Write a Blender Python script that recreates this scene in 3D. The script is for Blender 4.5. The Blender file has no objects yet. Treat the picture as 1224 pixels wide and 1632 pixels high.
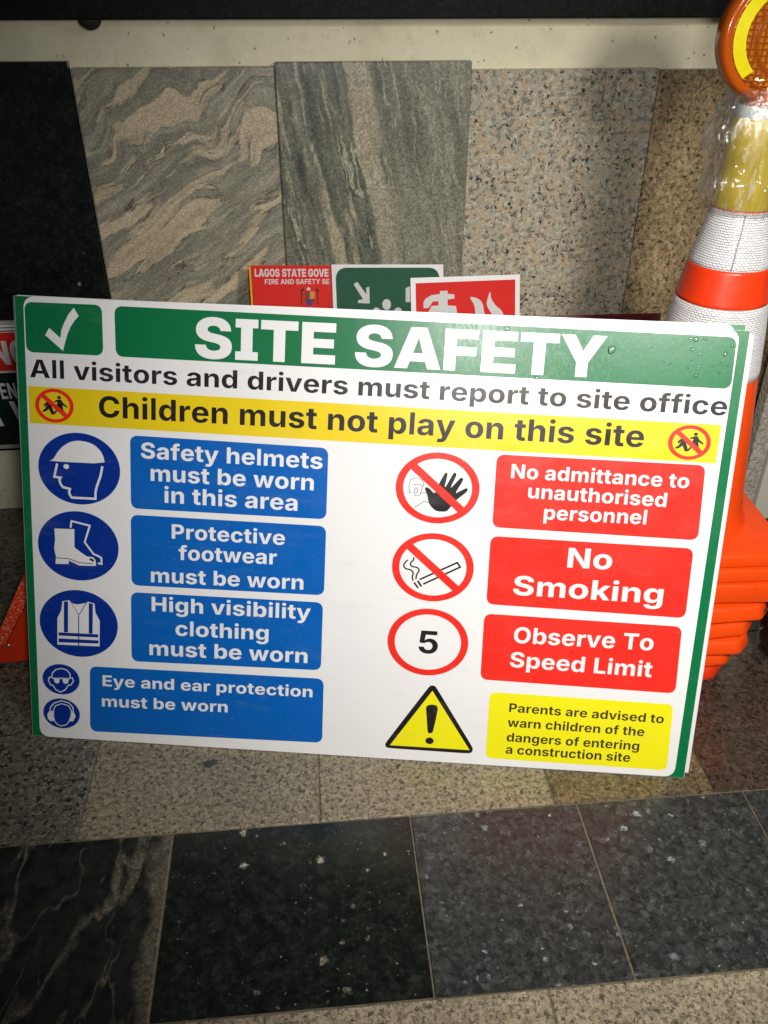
import bpy, bmesh, math, random
from mathutils import Vector, Matrix, Euler, noise
from mathutils.geometry import delaunay_2d_cdt

S = bpy.context.scene
COL = S.collection
rnd = random.Random(7)

# ------------------------------------------------------------------ camera
cd = bpy.data.cameras.new("camera")
cam = bpy.data.objects.new("camera", cd); COL.objects.link(cam)
PITCH, YAW, ROLL = 0.57935, 0.09152, 0.00216
fwd = Vector((math.sin(YAW)*math.cos(PITCH), math.cos(YAW)*math.cos(PITCH), -math.sin(PITCH)))
rt = Vector((math.cos(YAW), -math.sin(YAW), 0)); up = rt.cross(fwd)
r2 = math.cos(ROLL)*rt + math.sin(ROLL)*up; u2 = -math.sin(ROLL)*rt + math.cos(ROLL)*up
m = Matrix((r2, u2, -fwd)).transposed().to_4x4()
m.translation = Vector((-0.08037, -1.44594, 0.9101))
cam.matrix_world = m
cd.sensor_fit = 'VERTICAL'; cd.sensor_height = 24; cd.lens = 24*1357.6/1632
cd.clip_start = .01; cd.clip_end = 60
S.camera = cam

# ------------------------------------------------------------------ world, lamps, exposure
wd = bpy.data.worlds.new("World"); S.world = wd; wd.use_nodes = True
bg = wd.node_tree.nodes["Background"]
bg.inputs[0].default_value = (.80, .90, 1, 1); bg.inputs[1].default_value = 0.05
def lamp(name, kind, loc, target, energy, color=(1, 1, 1), **kw):
    l = bpy.data.lights.new(name, kind); l.energy = energy; l.color = color
    for k, v in kw.items(): setattr(l, k, v)
    o = bpy.data.objects.new(name, l); COL.objects.link(o); o.location = loc
    o.rotation_euler = (Vector(target)-Vector(loc)).to_track_quat('-Z', 'Y').to_euler()
    return o
lamp("key_light", 'SPOT', (.43, -1.42, 1.08), (.42, -.54, .28), 58, (1, .95, .87), spot_size=math.radians(92), spot_blend=1, shadow_soft_size=.085)
lamp("flash_light", 'SPOT', (-.03, -1.47, .935), (.16, -.46, .40), 30, (1, .97, .92), spot_size=math.radians(95), spot_blend=1, shadow_soft_size=.04)
S.view_settings.view_transform = 'Standard'; S.view_settings.look = 'None'
S.view_settings.exposure = 0; S.view_settings.gamma = 1
S.view_settings.use_curve_mapping = False
S.render.engine = 'CYCLES'
S.cycles.use_denoising = True
S.cycles.max_bounces = 8; S.cycles.transparent_max_bounces = 12
S.cycles.caustics_reflective = False; S.cycles.caustics_refractive = False

# ------------------------------------------------------------------ artwork measured on the boards (mm) and letter outlines
SIGN={"board":[[0.0,0.0],[887.9,0.0],[904.6,578.9],[11.5,593.9]],"sheet":[[10.8,-0.2],[874.8,0.9],[893.1,579.2],[22.7,593.4]],"tick":[[23.0,525.3],[122.2,523.9],[122.7,585.7],[23.9,586.7]],"tickmark":[[87.0,581.2],[92.8,571.4],[87.6,566.0],[82.0,558.4],[77.6,549.5],[74.1,539.3],[70.6,528.2],[59.6,537.6],[48.7,546.9],[54.2,555.9],[68.1,543.9],[69.6,553.0],[73.7,562.5],[79.8,573.2]],"header":[[138.3,523.6],[889.8,510.2],[890.1,570.8],[138.5,585.0]],"yellow":[[22.6,435.9],[882.2,420.1],[883.7,466.9],[22.5,483.0]],"blue":[[[151.2,330.2],[406.2,327.7],[407.5,419.4],[153.1,425.4]],[[148.6,226.1],[405.0,226.2],[406.4,318.7],[150.5,321.8]],[[145.1,119.0],[402.5,121.9],[403.9,216.3],[147.4,216.5]],[[83.0,12.3],[405.8,17.4],[406.5,110.1],[86.7,108.1]]],"red":[[[617.1,327.7],[871.3,323.1],[870.6,417.3],[617.6,420.3]],[[615.3,226.0],[866.5,221.2],[867.4,312.5],[615.8,316.2]],[[613.3,122.3],[864.5,118.6],[863.8,209.7],[613.6,213.1]]],"ybox":[[626.1,10.8],[864.5,9.7],[863.6,103.3],[627.0,105.5]],"disc":[[84.3,379.0,54.2,46.8],[78.3,275.9,54.5,47.0],[73.9,168.2,53.9,47.2],[45.4,86.5,26.0,22.1],[43.6,36.2,25.9,22.2]],"ring":[[546.2,374.5,52.5,45.2],[544.7,271.2,52.2,45.2],[542.5,169.8,52.6,46.0],[56.1,459.2,25.1,21.5],[848.2,444.4,25.3,21.0]],"helmet":[[[44.5,387.6],[50.4,390.3],[53.1,393.9],[57.2,400.4],[63.8,407.3],[72.8,413.2],[84.1,415.9],[96.4,414.7],[106.1,411.0],[113.3,404.4],[117.4,396.6],[118.8,387.1],[87.7,387.5],[45.3,387.4]]],"helmet_s":[[[[55.6,384.9],[53.2,376.2],[51.0,367.4],[59.2,366.6],[57.3,363.5],[58.8,358.4],[61.6,354.3],[71.0,352.2],[69.6,347.6],[70.6,344.2],[73.0,340.8],[104.4,340.7],[105.0,350.0],[107.1,357.5],[112.4,370.9],[115.4,383.8]],3.0]],"helmet_e":[[67.5,381.5,3.8,3.2]],"boot":[[[47.3,298.3],[74.3,298.8],[73.3,274.0],[82.2,267.3],[89.6,262.5],[97.8,261.9],[101.2,258.0],[101.4,250.2],[91.6,249.7],[78.8,249.6],[71.3,252.8],[64.5,255.6],[64.3,250.9],[46.3,250.2],[47.6,259.9],[46.4,266.2],[45.6,271.3],[47.5,283.0]]],"boot_s":[[[[69.3,300.6],[71.0,309.5],[95.3,304.4],[87.5,281.9],[92.7,274.5],[98.7,266.3],[105.0,263.8],[109.0,261.5],[109.1,253.2],[104.1,254.0]],2.4]],"boot_d":[[[[48.0,258.6],[65.9,258.2],[77.7,253.7],[89.2,253.2],[97.4,253.4]],1.0],[[[93.3,259.1],[96.6,258.2],[98.6,256.5]],3.0]],"vest":[[[53.2,198.8],[62.9,200.7],[68.9,190.5],[74.8,179.4],[81.2,189.3],[87.6,200.0],[97.1,198.1],[97.9,185.5],[103.3,173.9],[101.6,137.6],[43.0,136.8],[44.9,174.5],[50.7,185.5]],[[66.1,196.9],[70.6,195.6],[75.0,195.6],[81.6,197.0],[85.5,198.5],[74.9,181.3]]],"vest_b":[[[55.2,198.2],[61.0,199.3],[58.8,155.3],[53.1,154.9]],[[89.4,198.2],[95.0,197.7],[92.7,155.1],[87.5,155.1]],[[45.7,154.5],[100.5,154.8],[100.3,150.2],[45.5,149.9]],[[45.3,145.9],[100.6,146.2],[100.4,141.6],[45.0,140.2]],[[74.0,179.4],[75.3,179.4],[73.3,136.5],[72.0,136.4]]],"eye_s":[[[[32.5,89.0],[29.1,88.5],[27.5,84.0],[30.6,77.3],[33.8,77.0],[37.4,70.9],[43.9,67.7],[50.7,71.7],[55.6,78.9],[59.0,79.2],[62.8,84.9],[61.9,89.5],[58.5,89.6],[58.5,95.6],[54.0,100.8],[47.0,102.6],[39.0,100.4],[33.9,95.4],[32.5,89.0]],1.4],[[[32.5,87.9],[58.2,88.5]],1.4]],"eye":[[[34.4,88.6],[44.2,88.7],[42.5,81.4],[39.8,80.1],[36.6,81.3]],[[47.1,88.9],[57.1,88.7],[54.7,81.6],[51.4,80.3],[48.3,81.8]]],"ear":[[[27.0,39.6],[31.7,38.5],[32.6,24.5],[27.7,23.6],[23.6,27.3],[23.2,33.7]],[[57.4,40.2],[61.6,39.1],[63.5,33.0],[59.4,25.7],[54.8,25.4]]],"ear_s":[[[[27.1,36.8],[28.3,44.4],[33.7,50.9],[44.6,55.2],[55.6,52.3],[60.4,46.0],[60.5,37.6]],1.4],[[[32.4,40.7],[32.1,31.5],[33.1,24.0],[37.4,19.2],[42.7,17.6],[49.5,19.7],[54.0,25.4],[56.5,33.1],[57.8,41.6],[54.1,48.3],[44.4,50.8],[35.6,47.1],[32.4,40.7]],1.2]],"hand":[[[547.9,380.8],[551.1,387.3],[554.5,394.0],[556.4,394.9],[557.9,393.7],[557.3,388.2],[554.9,377.3],[556.0,376.1],[560.5,385.2],[565.1,394.2],[567.3,395.6],[569.1,393.8],[568.4,390.0],[561.7,374.4],[568.2,381.7],[573.8,388.5],[576.3,389.4],[577.9,387.8],[576.8,384.0],[568.2,368.3],[574.9,372.4],[581.0,375.9],[583.2,376.3],[584.2,374.4],[581.9,370.2],[570.5,360.7],[563.4,350.8],[558.7,344.8],[546.1,344.8],[540.9,348.7],[536.9,353.4],[534.7,359.7],[533.6,365.5],[530.0,373.4],[532.2,375.5],[536.7,373.3],[542.6,367.2],[545.5,373.0]]],"hand_s":[[[[507.7,367.8],[512.6,367.7],[510.3,372.7],[510.7,379.1],[512.4,383.7],[516.7,386.0],[521.7,386.5],[526.6,383.9],[529.3,379.0],[527.4,376.3],[525.9,369.6],[524.8,365.5],[522.4,363.5],[518.2,363.9],[516.9,366.0]],0.65],[[[515.8,377.8],[528.3,377.6]],0.65],[[[517.5,372.4],[519.4,373.9],[521.5,372.6],[521.4,368.8],[519.3,366.7],[517.2,367.9],[517.5,372.4]],0.65],[[[525.6,367.7],[533.1,367.8]],0.65],[[[518.2,348.0],[529.8,357.0],[536.2,355.7]],0.65]],"cig_s":[[[[528.5,254.3],[575.5,279.2],[579.6,273.5],[533.3,248.4]],2.3],[[[521.4,250.1],[527.1,242.7]],2.3],[[[526.0,252.4],[531.2,245.0]],2.6],[[[512.5,279.7],[508.8,275.9],[507.0,271.8],[509.7,267.8],[517.2,266.6],[520.2,262.4],[518.7,256.7],[520.3,252.1]],1.9],[[[520.0,283.4],[519.5,279.1],[515.2,275.4],[517.3,271.0],[524.4,270.6],[528.1,266.8],[524.1,260.3],[523.7,254.3]],1.9]],"tri_o":[[546.3,107.0],[548.3,109.1],[551.1,110.0],[554.0,109.4],[556.2,107.6],[581.5,67.4],[607.9,25.6],[609.0,21.5],[607.7,17.4],[602.7,15.5],[549.4,15.7],[495.7,15.9],[492.3,17.5],[491.1,21.1],[492.8,24.8],[520.0,66.8]],"tri_i":[[551.4,102.3],[604.6,20.7],[497.7,20.4]],"excl":[[544.0,76.1],[544.5,79.7],[547.3,82.1],[551.1,82.8],[555.8,82.6],[558.9,80.7],[559.7,76.7],[557.5,60.8],[554.6,44.3],[552.9,41.8],[549.0,41.3],[547.5,43.8],[545.8,60.0]],"excl_dot":[550.6,30.6,5.6,4.8],"kid_h":[[62.7,469.8,2.4,2.1]],"kid_p":[[[60.2,467.1],[65.3,467.3],[67.0,463.7],[73.1,458.5],[72.5,457.0],[66.5,460.4],[67.5,454.0],[70.1,451.1],[63.4,451.5],[59.6,455.6],[58.1,458.2],[60.7,464.1],[57.3,463.6],[55.7,464.8]],[[48.6,464.6],[51.4,466.4],[53.5,463.8],[52.3,458.6],[54.1,453.5],[55.0,450.9],[59.6,456.3],[61.5,455.1],[55.8,448.2],[51.7,447.8],[48.5,454.9],[44.5,451.7],[40.5,450.7],[39.9,452.3],[44.1,455.6],[46.1,460.6],[43.2,456.6],[42.1,460.2],[45.2,463.1]]],"drops":[[746.3,551.9,6.2],[620.4,572.3,4.2],[843.1,566.8,4],[853.8,568.1,2.8],[836.5,567.5,2],[840.7,555.0,3],[885.8,560.9,2.8],[879.0,551.2,3.2],[849.3,549.4,2],[841.2,543.6,2.3],[849.7,535.7,1.6],[837.1,533.8,1.8],[847.6,524.3,3],[874.2,529.0,2.2],[790.0,514.9,2],[816.1,538.0,1.6],[808.7,538.5,1.2],[749.4,532.8,1.4],[697.5,531.1,1.6],[740.3,540.2,1.4],[659.6,515.5,3.2],[635.4,528.9,1.6],[703.5,573.4,1.6],[591.9,535.7,2],[608.8,545.2,1.3],[649.3,557.7,1.3],[712.4,559.7,1.5],[793.7,556.4,1.4],[818.3,566.7,1.3],[774.1,546.2,1.2],[883.4,537.4,1.5],[896.1,547.3,1.3],[895.3,535.6,1.2],[679.5,562.3,1.5],[589.5,511.6,1.3]]}
LINES=[["header","SITE SAFETY","k",238.91,525.45,738.81,517.92,49.42],["line","All visitors and drivers must report to site office","b",26.07,494.11,887.93,478.35,22.57],["yellow","Children must not play on this site","b",113.79,447.08,793.63,436.11,26.86],["blue0","Safety helmets","b",166.48,396.56,400.37,392.42,20.48],["blue0","must be worn","b",178.39,367.74,389.56,364.53,20.71],["blue0","in this area","b",195.82,339.72,368.9,337.06,20.93],["blue1","Protective","b",204.27,292.55,352.97,291.15,19.23],["blue1","footwear","b",212.84,264.21,342.42,264.55,19.44],["blue1","must be worn","b",175.02,231.8,377.72,232.44,19.68],["blue2","High visibility","b",174.76,191.79,387.72,192.13,19.98],["blue2","clothing","b",206.4,159.27,331.91,160.06,20.23],["blue2","must be worn","b",170.02,129.47,384.28,130.97,20.45],["blue3","Eye and ear protection","b",103.53,80.47,391.64,82.65,15.88],["blue3","must be worn","b",101.43,50.4,276.14,53.21,16.11],["red0","No admittance to","b",636.34,391.53,853.01,388.15,17.6],["red0","unauthorised","b",658.85,367.09,828.26,363.37,17.77],["red0","personnel","b",680.08,340.8,806.04,340.41,17.94],["red1","No","b",713.81,280.13,768.96,280.14,25.69],["red1","Smoking","b",648.09,240.42,835.94,238.68,25.68],["red2","Observe To","b",652.94,175.64,830.29,175.55,21.67],["red2","Speed Limit","b",650.16,142.11,832.19,139.13,21.1],["ybox","Parents are advised to","b",653.22,79.19,853.5,76.16,12.36],["ybox","warn children of the","b",652.45,58.06,830.41,56.34,12.46],["ybox","dangers of entering","b",652.5,36.82,825.84,35.84,12.56],["ybox","a construction site","b",652.34,19.05,815.62,18.39,12.65],["five","5","b",530.52,154.42,555.6,154.19,31.16]]
SMALL={"fd_board":[[-175.1,453.4],[-15.0,448.8],[-13.7,512.5],[-174.9,516.5]],"fd_yellow":[[-174.7,453.4],[-171.2,453.3],[-171.9,515.6],[-174.6,515.7]],"fd_shield":[[-85.4,472.9],[-69.5,472.5],[-69.8,458.2],[-78.6,449.5],[-85.7,458.6]],"fd_shield2":[[-77.5,472.7],[-69.5,472.5],[-69.7,460.9],[-78.1,460.3]],"fd_white":[[-82.1,474.7],[-82.0,477.8],[-79.1,480.0],[-76.4,477.7],[-76.6,474.6]],"fd_blue":[[-85.3,459.4],[-74.5,460.2],[-73.7,452.4],[-78.6,449.1],[-83.2,451.9]],"fd_palm":[[[-92.1,451.0],[-93.6,451.1],[-91.4,472.3],[-94.4,475.4],[-90.8,476.1],[-87.4,479.1],[-86.8,475.2],[-89.3,473.0],[-90.4,460.7]],[[-65.8,450.3],[-63.8,450.2],[-64.0,471.5],[-60.7,474.5],[-64.2,475.4],[-67.2,478.6],[-68.2,474.7],[-65.5,472.4],[-65.7,460.0]]],"as_board":[[-41.8,437.3],[140.5,432.0],[144.8,512.0],[-40.0,516.5]],"as_green":[[-36.2,437.2],[134.8,432.2],[138.3,507.1],[-33.9,511.4]],"as_arrow":[[-4.8,484.3],[1.3,488.0],[15.7,467.5],[15.7,478.4],[20.9,479.8],[20.8,452.7],[1.6,454.0],[1.8,458.6],[9.9,460.0]],"as_head":[[[56.1,450.1],[55.5,446.7],[53.8,443.8],[51.4,441.9],[48.6,441.3],[45.9,442.1],[43.6,444.1],[42.1,447.1],[41.6,450.5],[42.3,453.9],[44.0,456.8],[46.4,458.6],[49.1,459.2],[51.9,458.5],[54.2,456.5],[55.7,453.5]],[[37.7,438.9],[37.1,436.2],[35.6,434.0],[33.5,432.5],[31.0,432.1],[28.6,432.7],[26.5,434.3],[25.2,436.6],[24.8,439.3],[25.4,442.0],[26.9,444.2],[29.0,445.7],[31.5,446.1],[33.9,445.5],[35.9,443.9],[37.3,441.6]],[[74.0,437.9],[73.4,435.2],[72.0,432.9],[69.8,431.5],[67.3,431.0],[64.9,431.6],[62.8,433.2],[61.5,435.5],[61.1,438.2],[61.6,440.9],[63.1,443.2],[65.2,444.6],[67.7,445.1],[70.2,444.5],[72.2,442.9],[73.6,440.6]]],"as_arrow2":[[81.3,475.4],[88.7,479.1],[93.5,477.0],[92.9,453.0],[80.8,453.3]],"as_film":[[-47.4,437.5],[147.0,431.8],[151.3,516.4],[-40.5,523.4]],"hy_board":[[88.4,426.7],[268.9,423.3],[272.5,494.8],[89.0,493.8]],"hy_red":[[94.4,426.5],[261.0,423.5],[264.8,486.9],[97.3,485.1]],"hy_tap":[[109.8,444.5],[109.9,454.6],[113.3,459.9],[123.0,465.1],[137.6,467.0],[137.7,471.7],[150.6,471.7],[150.5,466.7],[161.8,465.6],[161.8,458.6],[150.4,457.7],[150.3,448.0],[164.1,446.8],[166.4,435.0],[166.3,426.3],[116.3,427.8],[116.5,436.5],[123.6,448.0],[134.9,448.4],[135.0,455.4],[125.3,454.9],[118.7,445.0]],"hy_flame":[[[187.0,461.0],[197.9,459.5],[206.1,454.6],[210.5,446.7],[211.3,436.8],[216.2,426.8],[197.8,427.4],[195.8,447.1]],[[222.4,469.8],[223.6,456.9],[231.8,444.9],[241.6,437.5],[247.0,425.9],[228.5,426.5],[215.4,446.5],[218.7,460.9]]],"ma_board":[[272.7,413.3],[518.3,405.8],[514.0,427.8],[268.3,429.9]],"da_board":[[-770.5,154.1],[-602.4,151.8],[-557.9,389.3],[-719.6,392.1]],"da_white":[[-729.3,303.2],[-579.6,298.9],[-564.9,385.4],[-720.5,388.9]],"da_black1":[[-707.3,382.8],[-561.5,379.9],[-561.2,381.6],[-706.8,384.4]],"da_black2":[[-708.7,377.6],[-562.9,373.8],[-562.5,375.7],[-708.2,379.5]],"da_red":[[-728.6,305.8],[-580.0,302.4],[-567.8,372.3],[-724.4,375.2]],"da_green":[[-758.6,197.0],[-596.4,194.3],[-578.9,294.9],[-730.6,298.4]],"da_edge":[[-770.9,152.6],[-602.6,150.8],[-601.6,155.6],[-769.6,157.5]]}
SMALL_LINES=[["fd1","LAGOS STATE GOVE","k",-165.93,498.4,-45.42,495.29,12.5],["fd2","FIRE AND SAFETY SE","b",-150.21,486.16,-44.74,483.74,7.97],["da1","N","k",-627.68,314.14,-598.3,314.22,43.31],["da1","G","k",-594.94,314.09,-567.36,314.24,43.38],["da2","EN","b",-629.19,249.66,-601.58,249.74,30.0],["da3","A","k",-667.98,197.13,-637.92,196.41,42.1],["da3","V","k",-619.49,197.49,-588.59,197.38,47.07]]
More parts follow.
